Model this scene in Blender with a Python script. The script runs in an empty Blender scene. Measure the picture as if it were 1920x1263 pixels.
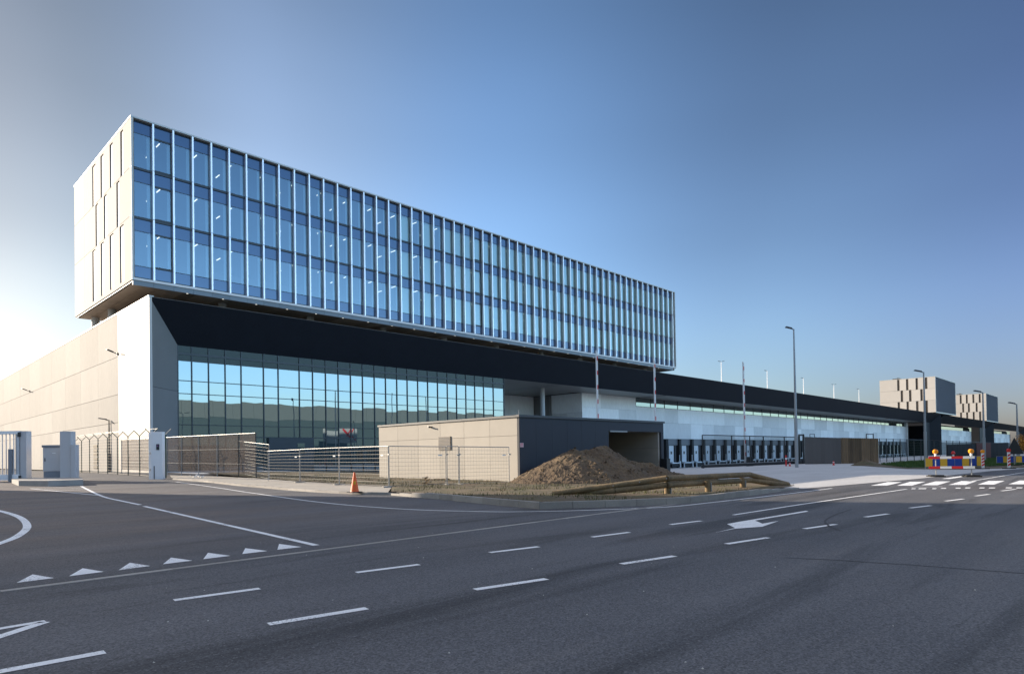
import bpy, bmesh, math, random
from mathutils import Vector, noise as mnoise
random.seed(7)
S = bpy.context.scene
COL = S.collection
R = math.radians

# ------------------------------------------------------------------ camera
CX, CY, CZ = -19.695, -67.169, 1.6
YAW, PITCH, ROLL, FPX, SHY = R(44.388), R(0.784), R(0.893), 1210.36, 0.106
fw = Vector((math.cos(YAW)*math.cos(PITCH), math.sin(YAW)*math.cos(PITCH), math.sin(PITCH)))
_rt = Vector((math.sin(YAW), -math.cos(YAW), 0)); _up = _rt.cross(fw)
rt = _rt*math.cos(ROLL) - _up*math.sin(ROLL); up = _up*math.cos(ROLL) + _rt*math.sin(ROLL)
cam = bpy.data.objects.new('camera', bpy.data.cameras.new('camera')); COL.objects.link(cam)
from mathutils import Matrix
cam.matrix_world = Matrix(((rt.x, up.x, -fw.x, CX), (rt.y, up.y, -fw.y, CY), (rt.z, up.z, -fw.z, CZ), (0, 0, 0, 1)))
cam.data.sensor_width = 36; cam.data.lens = FPX/1920*36; cam.data.shift_y = SHY
cam.data.clip_start = .1; cam.data.clip_end = 6000
S.camera = cam

# ------------------------------------------------------------------ sky and sun
SUN_AZ, SUN_EL = R(113), R(15.7)
w = bpy.data.worlds.new('World'); S.world = w; w.use_nodes = True
nt = w.node_tree; bg = nt.nodes['Background']
sky = nt.nodes.new('ShaderNodeTexSky'); sky.sky_type = 'NISHITA'; sky.sun_disc = False
sky.sun_elevation = SUN_EL; sky.sun_rotation = math.pi/2 - SUN_AZ
sky.air_density = 1.0; sky.dust_density = 1.2; sky.ozone_density = 4.0; sky.altitude = 50
bg.inputs[1].default_value = 0.13
sd = Vector((math.cos(SUN_AZ)*math.cos(SUN_EL), math.sin(SUN_AZ)*math.cos(SUN_EL), math.sin(SUN_EL)))
# sky shaped to lift the shade: dimmed at right angles to sun, raised opposite
tcw = nt.nodes.new('ShaderNodeTexCoord'); dt = nt.nodes.new('ShaderNodeVectorMath'); dt.operation = 'DOT_PRODUCT'
nt.links.new(tcw.outputs['Generated'], dt.inputs[0]); dt.inputs[1].default_value = sd
m0w = nt.nodes.new('ShaderNodeVectorMath'); m0w.operation = 'SCALE'; m0w.inputs['Scale'].default_value = 2.4; nt.links.new(sky.outputs[0], m0w.inputs[0])
mrw = nt.nodes.new('ShaderNodeMapRange'); mrw.inputs[1].default_value = -1; mrw.inputs[2].default_value = 1; nt.links.new(dt.outputs['Value'], mrw.inputs[0])
rp_w = nt.nodes.new('ShaderNodeValToRGB'); nt.links.new(mrw.outputs[0], rp_w.inputs[0]); cr = rp_w.color_ramp; cr.interpolation = 'EASE'
for i, (p_, v_) in enumerate([(0, (.60, .58, .56)), (.17, (.53, .52, .50)), (.37, (.162, .138, .152)), (.54, (.215, .195, .19)), (.72, (.30, .29, .28)), (.84, (.33, .275, .235)), (.92, (.190, .155, .122)), (1, (.07, .062, .052))]):
    e_ = cr.elements[i] if i < 2 else cr.elements.new(p_)
    e_.position = p_; e_.color = (*v_, 1)
mlw = nt.nodes.new('ShaderNodeVectorMath'); mlw.operation = 'MULTIPLY'; nt.links.new(rp_w.outputs[0], mlw.inputs[1]); nt.links.new(m0w.outputs[0], mlw.inputs[0])
m2w = nt.nodes.new('ShaderNodeVectorMath'); m2w.operation = 'SCALE';  
elw = nt.nodes.new('ShaderNodeSeparateXYZ'); nt.links.new(tcw.outputs['Generated'], elw.inputs[0])
erw = nt.nodes.new('ShaderNodeValToRGB'); nt.links.new(elw.outputs[2], erw.inputs[0]); ce = erw.color_ramp; ce.interpolation = 'EASE'      # paler towards the horizon
for i, (p_, v_) in enumerate([(0, .60), (.18, .70), (.32, .59), (.45, .51), (.62, .40)]):
    e_ = ce.elements[i] if i < 2 else ce.elements.new(p_)
    e_.position = p_; e_.color = (v_, v_, v_, 1)
mew = nt.nodes.new('ShaderNodeVectorMath'); mew.operation = 'MULTIPLY'; nt.links.new(mlw.outputs[0], mew.inputs[0]); nt.links.new(erw.outputs[0], mew.inputs[1])
m3w = nt.nodes.new('ShaderNodeVectorMath'); m3w.operation = 'SCALE'; m3w.inputs['Scale'].default_value = 2.1; nt.links.new(mew.outputs[0], m3w.inputs[0]); nt.links.new(m3w.outputs[0], m2w.inputs[0]); 
spw = nt.nodes.new('ShaderNodeSeparateXYZ'); nt.links.new(tcw.outputs['Generated'], spw.inputs[0])     # bright cap added high overhead to fill the shade, faint wisps lower down
nzw = nt.nodes.new('ShaderNodeTexNoise'); nzw.inputs['Scale'].default_value = 2.2; nzw.inputs['Detail'].default_value = 6; nzw.inputs['Distortion'].default_value = .6
mpw = nt.nodes.new('ShaderNodeMapping'); mpw.inputs['Scale'].default_value = (1, 1, 3.2); nt.links.new(tcw.outputs['Generated'], mpw.inputs[0]); nt.links.new(mpw.outputs[0], nzw.inputs['Vector'])
wsw = nt.nodes.new('ShaderNodeMapRange'); wsw.inputs[1].default_value = .45; wsw.inputs[2].default_value = .8; wsw.inputs[3].default_value = 1; wsw.inputs[4].default_value = 1.03; nt.links.new(nzw.outputs['Fac'], wsw.inputs[0]); nt.links.new(wsw.outputs[0], m2w.inputs['Scale'])
vlw = nt.nodes.new('ShaderNodeMapRange'); vlw.interpolation_type = 'SMOOTHSTEP'; vlw.inputs[1].default_value = .60; vlw.inputs[2].default_value = .80; nt.links.new(spw.outputs[2], vlw.inputs[0])
vcw = nt.nodes.new('ShaderNodeVectorMath'); vcw.operation = 'SCALE'; vcw.inputs[0].default_value = (1.85, 1.75, 1.78); nt.links.new(vlw.outputs[0], vcw.inputs['Scale'])
adw = nt.nodes.new('ShaderNodeVectorMath'); adw.operation = 'ADD'; nt.links.new(m2w.outputs[0], adw.inputs[0]); nt.links.new(vcw.outputs[0], adw.inputs[1])
nt.links.new(adw.outputs[0], bg.inputs[0])
sun = bpy.data.objects.new('sun', bpy.data.lights.new('sun', 'SUN')); COL.objects.link(sun)
sun.rotation_euler = sd.to_track_quat('Z', 'Y').to_euler(); sun.location = (-60, 60, 80)
sun.data.energy = 4.0; sun.data.angle = R(.5); sun.data.color = (1, .86, .70)
S.view_settings.view_transform = 'Standard'; S.view_settings.look = 'None'
S.view_settings.exposure = 1.3; S.view_settings.gamma = 1

# ------------------------------------------------------------------ helpers
def cl(v, a=0., b=1.): return max(a, min(b, v))
def gz(x, y):                       # terrain: rises to the left of the hall, falls to the truck yard
    wl = 1 - cl((x-4)/18); wr = cl((x-14)/10)
    return .4*cl((y+36)/36)*wl - 2.07*cl((y+40)/48)*wr
def ray(px, py): return fw + rt*((px-960)/FPX) - up*((py-631.5-SHY*1920)/FPX)
def at(px, py, off=0.):             # where a line of sight meets the ground
    d = ray(px, py); z = off
    for _ in range(14):
        t = (z-CZ)/d.z; x = CX+d.x*t; y = CY+d.y*t; z = z*.3+.7*(gz(x, y)+off)
    return Vector((x, y, gz(x, y)+off))
def hgt(P, px, py):                 # height seen at (px,py) at the distance of P
    d = ray(px, py); dep = (P-Vector((CX, CY, CZ))).dot(fw)
    return CZ + d.z*dep/d.dot(fw)

def setp(o, label=None, cat=None, group=None, kind=None):
    if label: o['label'] = label
    if cat: o['category'] = cat
    if group: o['group'] = group
    if kind: o['kind'] = kind
    return o
def thing(name, label, cat, loc=(0, 0, 0), group=None, rz=0):
    o = bpy.data.objects.new(name, None); COL.objects.link(o); o.empty_display_size = .3
    o.location = loc; o.rotation_euler.z = rz
    return setp(o, label, cat, group)
def copy_tree(o, parent=None):
    c = o.copy(); COL.objects.link(c)
    if parent: c.parent = parent
    for ch in list(o.children): copy_tree(ch, c)
    return c

class MB:
    def __init__(s): s.v = []; s.f = []
    def add(s, vs, fs):
        n = len(s.v); s.v += [tuple(p) for p in vs]; s.f += [tuple(n+i for i in f) for f in fs]; return s
    def box(s, x0, x1, y0, y1, z0, z1):
        if x0 > x1: x0, x1 = x1, x0
        if y0 > y1: y0, y1 = y1, y0
        if z0 > z1: z0, z1 = z1, z0
        return s.add([(x0,y0,z0),(x1,y0,z0),(x1,y1,z0),(x0,y1,z0),(x0,y0,z1),(x1,y0,z1),(x1,y1,z1),(x0,y1,z1)],
                     [(0,3,2,1),(4,5,6,7),(0,1,5,4),(1,2,6,5),(2,3,7,6),(3,0,4,7)])
    def bar(s, a, b, wd, h):        # box along a line; wd sideways, h upwards (centred)
        a = Vector(a); b = Vector(b); d = (b-a).normalized()
        sd_ = Vector((-d.y, d.x, 0)); sd_ = sd_.normalized() if sd_.length > 1e-4 else Vector((1, 0, 0))
        u = d.cross(sd_)*-1; u = u if u.z >= 0 else -u
        if abs(d.z) > .999: sd_ = Vector((1, 0, 0)); u = Vector((0, 1, 0))
        vs = [p+sd_*(i*wd/2)+u*(j*h/2) for p in (a, b) for i, j in ((-1,-1),(1,-1),(1,1),(-1,1))]
        return s.add(vs, [(0,1,2,3),(7,6,5,4),(0,4,5,1),(1,5,6,2),(2,6,7,3),(3,7,4,0)])
    def tube(s, a, b, r0, r1=None, n=8, cap=True):
        a = Vector(a); b = Vector(b); r1 = r0 if r1 is None else r1; d = (b-a).normalized()
        p = d.orthogonal().normalized(); q = d.cross(p)
        vs = [c+p*(r*math.cos(2*math.pi*i/n))+q*(r*math.sin(2*math.pi*i/n)) for c, r in ((a, r0), (b, r1)) for i in range(n)]
        fs = [(i, (i+1) % n, n+(i+1) % n, n+i) for i in range(n)]
        if cap: fs += [tuple(range(n-1, -1, -1)), tuple(range(n, 2*n))]
        return s.add(vs, fs)
    def prism(s, poly, z0, z1):
        n = len(poly); vs = [(p[0], p[1], z0) for p in poly]+[(p[0], p[1], z1) for p in poly]
        return s.add(vs, [tuple(range(n-1, -1, -1)), tuple(range(n, 2*n))]+[(i, (i+1) % n, n+(i+1) % n, n+i) for i in range(n)])
    def poly(s, pts): return s.add(pts, [tuple(range(len(pts)))])
    def lathe(s, c, prof, n=16):
        vs = []; fs = []
        for r, z in prof: vs += [(c[0]+r*math.cos(2*math.pi*i/n), c[1]+r*math.sin(2*math.pi*i/n), c[2]+z) for i in range(n)]
        for k in range(len(prof)-1):
            fs += [(k*n+i, k*n+(i+1) % n, (k+1)*n+(i+1) % n, (k+1)*n+i) for i in range(n)]
        fs += [tuple(range(n-1, -1, -1)), tuple(range((len(prof)-1)*n, len(prof)*n))]
        return s.add(vs, fs)
    def build(s, name, m, parent=None, local=False, smooth=False, bevel=0):
        off = Vector((0, 0, 0)); p = parent
        if not local:
            while p: off += p.location; p = p.parent
        me = bpy.data.meshes.new(name); me.from_pydata([Vector(v)-off for v in s.v], [], s.f); me.update()
        bm = bmesh.new(); bm.from_mesh(me); bmesh.ops.recalc_face_normals(bm, faces=bm.faces); bm.to_mesh(me); bm.free()
        if m: me.materials.append(m)
        if smooth: me.polygons.foreach_set('use_smooth', [True]*len(me.polygons))
        o = bpy.data.objects.new(name, me); COL.objects.link(o)
        if parent: o.parent = parent
        if bevel:
            b = o.modifiers.new('b', 'BEVEL'); b.width = bevel; b.segments = 2; b.limit_method = 'ANGLE'
        return o

# ------------------------------------------------------------------ materials
def nodes(m): return m.node_tree.nodes, m.node_tree.links
def mat(name, col, rough=.6, metal=0., var=0., scale=1., var2=0., scale2=20., bump=0., bscale=60., island=0., spec=.5,
        stretch=(1, 1, 1), tint=None, tint_amt=0., tscale=.3, emit=0.):
    m = bpy.data.materials.new(name); m.use_nodes = True; N, L = nodes(m); b = N['Principled BSDF']
    b.inputs['Roughness'].default_value = rough; b.inputs['Metallic'].default_value = metal
    b.inputs['Specular IOR Level'].default_value = spec
    base = N.new('ShaderNodeRGB'); base.outputs[0].default_value = (*col, 1); cur = base.outputs[0]
    tc = N.new('ShaderNodeTexCoord'); mp = N.new('ShaderNodeMapping'); mp.inputs['Scale'].default_value = stretch
    L.new(tc.outputs['Object'], mp.inputs[0])
    def nz(sc, det=5, rgh=.6):
        n = N.new('ShaderNodeTexNoise'); n.inputs['Scale'].default_value = sc; n.inputs['Detail'].default_value = det
        n.inputs['Roughness'].default_value = rgh; L.new(mp.outputs[0], n.inputs['Vector']); return n.outputs['Fac']
    def mul(cur, fac, amt):
        r = N.new('ShaderNodeMapRange'); r.inputs[1].default_value = .25; r.inputs[2].default_value = .75
        r.inputs[3].default_value = 1-amt; r.inputs[4].default_value = 1+amt; L.new(fac, r.inputs[0])
        x = N.new('ShaderNodeVectorMath'); x.operation = 'SCALE'; L.new(cur, x.inputs[0]); L.new(r.outputs[0], x.inputs['Scale']); return x.outputs[0]
    if tint:
        r = N.new('ShaderNodeMapRange'); r.inputs[1].default_value = .42; r.inputs[2].default_value = .62
        r.inputs[4].default_value = tint_amt; L.new(nz(tscale, 6), r.inputs[0])
        mx = N.new('ShaderNodeMix'); mx.data_type = 'RGBA'; L.new(r.outputs[0], mx.inputs[0]); L.new(cur, mx.inputs[6]); mx.inputs[7].default_value = (*tint, 1); cur = mx.outputs[2]
    if var: cur = mul(cur, nz(scale), var)
    if var2: cur = mul(cur, nz(scale2, 3), var2)
    if island:
        g = N.new('ShaderNodeNewGeometry'); cur = mul(cur, g.outputs['Random Per Island'], island)
    L.new(cur, b.inputs['Base Color'])
    if bump:
        bn = N.new('ShaderNodeBump'); bn.inputs['Strength'].default_value = bump; bn.inputs['Distance'].default_value = .02
        L.new(nz(bscale, 4), bn.inputs['Height']); L.new(bn.outputs[0], b.inputs['Normal'])
    if emit:
        b.inputs['Emission Color'].default_value = (*col, 1); b.inputs['Emission Strength'].default_value = emit
    return m
def glass(name, tint, base, refl=(.9, .95, 1), wob=0., inside=None, rough=.0):
    """reflective facade glass: mirror part grows with grazing angle, rest see-through (or a dark room colour)"""
    m = bpy.data.materials.new(name); m.use_nodes = True; N, L = nodes(m); N.remove(N['Principled BSDF'])
    out = N['Material Output']; g = N.new('ShaderNodeBsdfGlossy'); g.inputs['Color'].default_value = (*refl, 1); g.inputs['Roughness'].default_value = rough
    if inside: t = N.new('ShaderNodeBsdfDiffuse'); t.inputs['Color'].default_value = (*inside, 1)
    else: t = N.new('ShaderNodeBsdfTransparent'); t.inputs['Color'].default_value = (*tint, 1)
    lw = N.new('ShaderNodeLayerWeight'); lw.inputs['Blend'].default_value = .5; pw = N.new('ShaderNodeMath'); pw.operation = 'POWER'; pw.inputs[1].default_value = 3.2; L.new(lw.outputs['Facing'], pw.inputs[0])
    mr = N.new('ShaderNodeMapRange'); mr.inputs[3].default_value = base; mr.inputs[4].default_value = 1
    L.new(pw.outputs[0], mr.inputs[0])
    mx = N.new('ShaderNodeMixShader'); L.new(mr.outputs[0], mx.inputs[0]); L.new(t.outputs[0], mx.inputs[1]); L.new(g.outputs[0], mx.inputs[2])
    L.new(mx.outputs[0], out.inputs[0])
    if wob:
        tc = N.new('ShaderNodeTexCoord'); n = N.new('ShaderNodeTexNoise'); n.inputs['Scale'].default_value = .35; n.inputs['Detail'].default_value = 1
        L.new(tc.outputs['Object'], n.inputs['Vector']); b = N.new('ShaderNodeBump'); b.inputs['Strength'].default_value = wob; b.inputs['Distance'].default_value = .05
        L.new(n.outputs['Fac'], b.inputs['Height']); L.new(b.outputs[0], g.inputs['Normal'])
    return m

M = {}
def asphalt(name, a, b, c):
    m = bpy.data.materials.new(name); m.use_nodes = True; N, L = nodes(m); p = N['Principled BSDF']
    p.inputs['Roughness'].default_value = .78; p.inputs['Specular IOR Level'].default_value = .35
    tc = N.new('ShaderNodeTexCoord')
    def nz(sc, det, st=(1, 1, 1), dist=0):
        mp = N.new('ShaderNodeMapping'); mp.inputs['Scale'].default_value = st; L.new(tc.outputs['Object'], mp.inputs[0])
        n = N.new('ShaderNodeTexNoise'); n.inputs['Scale'].default_value = sc; n.inputs['Detail'].default_value = det; n.inputs['Distortion'].default_value = dist
        n.inputs['Roughness'].default_value = .62; L.new(mp.outputs[0], n.inputs['Vector']); return n.outputs['Fac']
    def rng(f, lo, hi, o0, o1):
        r = N.new('ShaderNodeMapRange'); r.inputs[1].default_value = lo; r.inputs[2].default_value = hi; r.inputs[3].default_value = o0; r.inputs[4].default_value = o1; L.new(f, r.inputs[0]); return r.outputs[0]
    def mixc(f, c1, c2):
        x = N.new('ShaderNodeMix'); x.data_type = 'RGBA'; L.new(f, x.inputs[0])
        for i, cc in ((6, c1), (7, c2)):
            if isinstance(cc, tuple): x.inputs[i].default_value = (*cc, 1)
            else: L.new(cc, x.inputs[i])
        return x.outputs[2]
    def sc(col, f):
        x = N.new('ShaderNodeVectorMath'); x.operation = 'SCALE'; L.new(col, x.inputs[0]); L.new(f, x.inputs['Scale']); return x.outputs[0]
    col = mixc(rng(nz(.16, 5), .38, .65, 0, 1), a, b)
    col = mixc(rng(nz(.5, 6, (.12, 1.2, 1), .4), .55, .74, 0, .6), col, c)          # dusty streaks along the lanes
    col = sc(col, rng(nz(.8, 6, (.10, .9, 1), .8), .53, .66, 1, .52))
    col = sc(col, rng(nz(1.0, 5, (.035, .55, 1), .3), .35, .7, 1.2, .80))          # wheel paths
    col = mixc(rng(nz(.07, 3), .52, .68, 0, .30), col, (.15, .12, .10))                # tracked-in soil dust                 # darker bitumen smears
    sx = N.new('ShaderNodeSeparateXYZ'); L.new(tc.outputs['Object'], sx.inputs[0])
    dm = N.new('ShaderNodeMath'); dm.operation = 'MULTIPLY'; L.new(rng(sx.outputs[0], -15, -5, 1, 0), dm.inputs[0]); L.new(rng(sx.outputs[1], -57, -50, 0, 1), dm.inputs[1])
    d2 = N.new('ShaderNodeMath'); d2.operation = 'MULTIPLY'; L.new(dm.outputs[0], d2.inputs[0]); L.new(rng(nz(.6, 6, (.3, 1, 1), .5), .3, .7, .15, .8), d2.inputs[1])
    col = mixc(d2.outputs[0], col, (.20, .155, .125))                                   # warm sun flare painted into the colour as a brown tint
    col = sc(col, rng(nz(26, 3), .3, .7, .80, 1.2))
    v = N.new('ShaderNodeTexVoronoi'); v.inputs['Scale'].default_value = 75; L.new(tc.outputs['Object'], v.inputs['Vector'])
    sp = N.new('ShaderNodeSeparateColor'); L.new(v.outputs['Color'], sp.inputs[0])
    col = sc(col, rng(sp.outputs[0], 0, 1, .6, 1.45))
    col = mixc(rng(sp.outputs[1], .965, .99, 0, .35), col, (.35, .34, .33))           # pale aggregate
    L.new(col, p.inputs['Base Color'])
    bn = N.new('ShaderNodeBump'); bn.inputs['Strength'].default_value = .5; bn.inputs['Distance'].default_value = .006
    L.new(sp.outputs[2], bn.inputs['Height']); L.new(bn.outputs[0], p.inputs['Normal'])
    return m
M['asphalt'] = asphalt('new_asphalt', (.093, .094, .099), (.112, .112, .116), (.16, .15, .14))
M['ground'] = mat('rough_ground', (.12, .10, .07), .95, var=.3, scale=.05, var2=.25, scale2=6)
def paint_mat(name, wear):
    m = mat(name, (.88, .88, .86), .7, var=.08, scale=3, var2=.10, scale2=45); N, L = nodes(m); p = N['Principled BSDF']
    tc = N.new('ShaderNodeTexCoord'); n = N.new('ShaderNodeTexNoise'); n.inputs['Scale'].default_value = 38; n.inputs['Detail'].default_value = 5; n.inputs['Roughness'].default_value = .75
    n2 = N.new('ShaderNodeTexNoise'); n2.inputs['Scale'].default_value = 1.3; n2.inputs['Detail'].default_value = 4
    for q in (n, n2): L.new(tc.outputs['Object'], q.inputs['Vector'])
    a = N.new('ShaderNodeMath'); a.operation = 'MULTIPLY_ADD'; a.inputs[1].default_value = .45; L.new(n2.outputs[0], a.inputs[0]); L.new(n.outputs[0], a.inputs[2])
    r = N.new('ShaderNodeMapRange'); r.inputs[1].default_value = wear; r.inputs[2].default_value = wear+.07; r.inputs[3].default_value = 1; r.inputs[4].default_value = .25; L.new(a.outputs[0], r.inputs[0]); L.new(r.outputs[0], p.inputs['Alpha'])
    return m
M['paint'] = paint_mat('road_paint', .80); M['paint_worn'] = paint_mat('worn_road_paint', .72)
M['kerb'] = mat('kerb_concrete', (.33, .31, .28), .85, var=.14, scale=1.5, var2=.12, scale2=30, island=.10, bump=.2)
M['walk'] = mat('pavement_concrete', (.36, .33, .28), .9, var=.2, scale=.6, var2=.15, scale2=18, bump=.2)
M['apron'] = mat('apron_concrete', (.50, .49, .47), .8, var=.14, scale=.25, var2=.08, scale2=4, stretch=(.6, 1.6, 1))
M['dirt'] = mat('verge_soil', (.125, .09, .052), .95, var=.3, scale=.7, var2=.35, scale2=9, bump=.9, bscale=14, tint=(.075, .08, .03), tint_amt=.6, tscale=.9)
M['mound'] = mat('mound_soil', (.098, .066, .038), .95, var=.28, scale=.9, var2=.40, scale2=7, bump=1., bscale=16, tint=(.13, .092, .05), tint_amt=.6, tscale=.6)
M['conc_white'] = mat('pale_concrete_panels', (.375, .365, .345), .8, spec=.12, var=.05, scale=.25, var2=.06, scale2=3, island=.045, stretch=(1, 1, .35))
M['conc_grey'] = mat('grey_concrete_panels', (.78, .77, .75), .75, var=.06, scale=.2, var2=.06, scale2=2.5, island=.13, stretch=(1, 1, .5))
M['white_metal'] = mat('white_metal_cladding', (.50, .485, .46), .5, spec=.25, var=.03, scale=.3)
M['black_clad'] = mat('black_cladding', (.010, .013, .020), .6, var=.12, scale=.6, var2=.15, scale2=5, spec=.2)
M['dark_clad'] = mat('dark_grey_cladding', (.040, .044, .055), .6, var=.06, scale=.3, spec=.3)
M['reveal'] = mat('charcoal_panels', (.19, .185, .18), .6, var=.1, scale=.2, island=.08)
M['box_white'] = mat('office_box_panels', (.44, .425, .40), .75, spec=.1, var=.03, scale=.4, island=.05)
M['trim'] = mat('pale_trim_metal', (.46, .46, .44), .45, metal=.2)
M['fin'] = mat('anodised_fin', (.90, .89, .90), .42, metal=.65, var=.02, scale=1)
M['sill'] = mat('white_sill', (.66, .66, .66), .5)
M['skirt'] = mat('blue_grey_skirt', (.15, .18, .21), .45, island=.08)
M['soffit'] = mat('soffit_boards', (.36, .28, .21), .6, var=.2, scale=.4, island=.25)
M['soffit_grey'] = mat('grey_soffit', (.22, .205, .19), .5, island=.08)
M['mullion'] = mat('dark_mullion', (.018, .026, .034), .4)
M['glass_up'] = glass('office_glass', (.60, .72, .74), .25, refl=(.54, .67, .75), wob=.12)
M['glass_sp'] = glass('spandrel_glass', (0, 0, 0), .17, refl=(.45, .55, .68), wob=.12, inside=(.015, .03, .07))
M['glass_low'] = glass('lobby_glass', (0, 0, 0), .31, refl=(.62, .74, .80), wob=.10, inside=(.035, .055, .06))
M['glass_top'] = glass('lobby_top_glass', (0, 0, 0), .05, refl=(.45, .5, .5), inside=(.02, .026, .024), rough=.25)
M['glass_strip'] = glass('strip_window_glass', (0, 0, 0), .20, refl=(.8, .9, .9), inside=(.05, .06, .06), wob=.1)
M['glass_side'] = mat('narrow_window_glass', (.085, .075, .066), .5, spec=.15)
M['interior'] = mat('office_interior', (.30, .31, .30), .9)
M['blind'] = mat('pale_green_blind', (.74, .74, .50), .8)
M['blind_grey'] = mat('pale_blind', (.40, .50, .54), .8)
M['lamp_on'] = mat('lit_ceiling_lamp', (1, .95, .85), .5, emit=1.1)
M['column'] = mat('concrete_column', (.42, .42, .41), .6, var=.05, scale=1)
M['roof'] = mat('roof_edge', (.06, .065, .07), .5)
M['galv'] = mat('galvanised_steel', (.32, .32, .31), .5, metal=.4, var=.06, scale=4)
M['galv_lamp'] = mat('galvanised_pole', (.33, .35, .37), .45, metal=.4)
M['dark_metal'] = mat('dark_metal', (.022, .024, .027), .45)
M['green_metal'] = mat('dark_green_wire', (.012, .045, .030), .5)
M['grey_box'] = mat('grey_cabinet', (.50, .49, .49), .55, var=.03, scale=2)
M['grey_box_dark'] = mat('grey_plinth', (.20, .22, .25), .6)
M['white_paint'] = mat('white_painted_steel', (.84, .83, .82), .45)
M['orange'] = mat('orange_plastic', (.85, .13, .02), .5)
M['amber'] = mat('amber_lens', (.95, .32, .01), .2)
M['red'] = mat('red_plastic', (.62, .02, .02), .4)
M['white'] = mat('white_plastic', (.80, .80, .78), .5)
M['yellow'] = mat('yellow_netting', (.75, .42, .03), .7, var2=.1, scale2=12)
M['blue'] = mat('blue_netting', (.015, .06, .33), .7, var2=.1, scale2=12)
M['rubber'] = mat('black_rubber', (.02, .02, .02), .85)
M['log'] = mat('weathered_log', (.24, .165, .085), .85, var=.3, scale=2.5, var2=.25, scale2=14, bump=.5, bscale=18, tint=(.12, .10, .06), tint_amt=.8, tscale=1.3)
M['timber'] = mat('brown_corrugated_boards', (.17, .115, .065), .6, island=.35, var=.2, scale=.8)
M['panel_brown'] = mat('brown_grey_panels', (.105, .095, .09), .6, island=.04)
M['door_white'] = mat('dock_door_paint', (.60, .63, .66), .5)
M['door_cream'] = mat('cream_dock_door', (.55, .50, .38), .5)
M['dock_black'] = mat('dock_seal', (.016, .017, .02), .8)
M['dock_grey'] = mat('dock_panel', (.14, .15, .165), .6)
M['grass'] = mat('grass_blades', (.055, .11, .02), .8, var=.3, scale=1.2, var2=.3, scale2=9)
M['green_hall'] = mat('ribbed_hall_cladding', (.165, .205, .21), .7, stretch=(1.6, 1, 1), var2=.06, scale2=2)
M['green_hall_low'] = mat('hall_plinth', (.065, .105, .115), .7)
def screen_mat():                     # privacy netting: woven, lets part of the light through
    m = bpy.data.materials.new('brown_privacy_netting'); m.use_nodes = True; N, L = nodes(m); N.remove(N['Principled BSDF'])
    d = N.new('ShaderNodeBsdfDiffuse'); d.inputs[0].default_value = (.20, .165, .14, 1)
    tl = N.new('ShaderNodeBsdfTranslucent'); tl.inputs[0].default_value = (.34, .26, .20, 1)
    tr = N.new('ShaderNodeBsdfTransparent'); tr.inputs[0].default_value = (1, 1, 1, 1)
    a = N.new('ShaderNodeMixShader'); a.inputs[0].default_value = .5; L.new(d.outputs[0], a.inputs[1]); L.new(tl.outputs[0], a.inputs[2])
    tc = N.new('ShaderNodeTexCoord'); n = N.new('ShaderNodeTexNoise'); n.inputs['Scale'].default_value = 14; n.inputs['Detail'].default_value = 3; L.new(tc.outputs['Object'], n.inputs['Vector'])
    r = N.new('ShaderNodeMapRange'); r.inputs[1].default_value = .3; r.inputs[2].default_value = .7; r.inputs[3].default_value = .15; r.inputs[4].default_value = .55; L.new(n.outputs[0], r.inputs[0])
    b = N.new('ShaderNodeMixShader'); L.new(r.outputs[0], b.inputs[0]); L.new(a.outputs[0], b.inputs[1]); L.new(tr.outputs[0], b.inputs[2])
    L.new(b.outputs[0], N['Material Output'].inputs[0]); return m
M['screen'] = screen_mat()
def wiremesh_mat(name, col, sx, sz, duty):   # welded mesh drawn by its own wire grid; open between the wires
    m = bpy.data.materials.new(name); m.use_nodes = True; N, L = nodes(m); p = N['Principled BSDF']; p.inputs['Base Color'].default_value = (*col, 1); p.inputs['Roughness'].default_value = .5
    tc = N.new('ShaderNodeTexCoord'); sp = N.new('ShaderNodeSeparateXYZ'); L.new(tc.outputs['Object'], sp.inputs[0])
    fs = []
    for o_, s_ in ((0, sx), (2, sz)):
        a = N.new('ShaderNodeMath'); a.operation = 'MULTIPLY'; a.inputs[1].default_value = 1/s_; L.new(sp.outputs[o_], a.inputs[0])
        f = N.new('ShaderNodeMath'); f.operation = 'FRACT'; L.new(a.outputs[0], f.inputs[0])
        g = N.new('ShaderNodeMath'); g.operation = 'LESS_THAN'; g.inputs[1].default_value = duty; L.new(f.outputs[0], g.inputs[0]); fs.append(g)
    mx = N.new('ShaderNodeMath'); mx.operation = 'MAXIMUM'; L.new(fs[0].outputs[0], mx.inputs[0]); L.new(fs[1].outputs[0], mx.inputs[1])
    L.new(mx.outputs[0], p.inputs['Alpha']); return m
M['mesh_dark'] = wiremesh_mat('dark_wire_mesh', (.015, .03, .026), .10, .20, .10)
M['mesh_gate'] = wiremesh_mat('gate_wire_mesh', (.012, .012, .013), .13, 9.0, .16)

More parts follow.
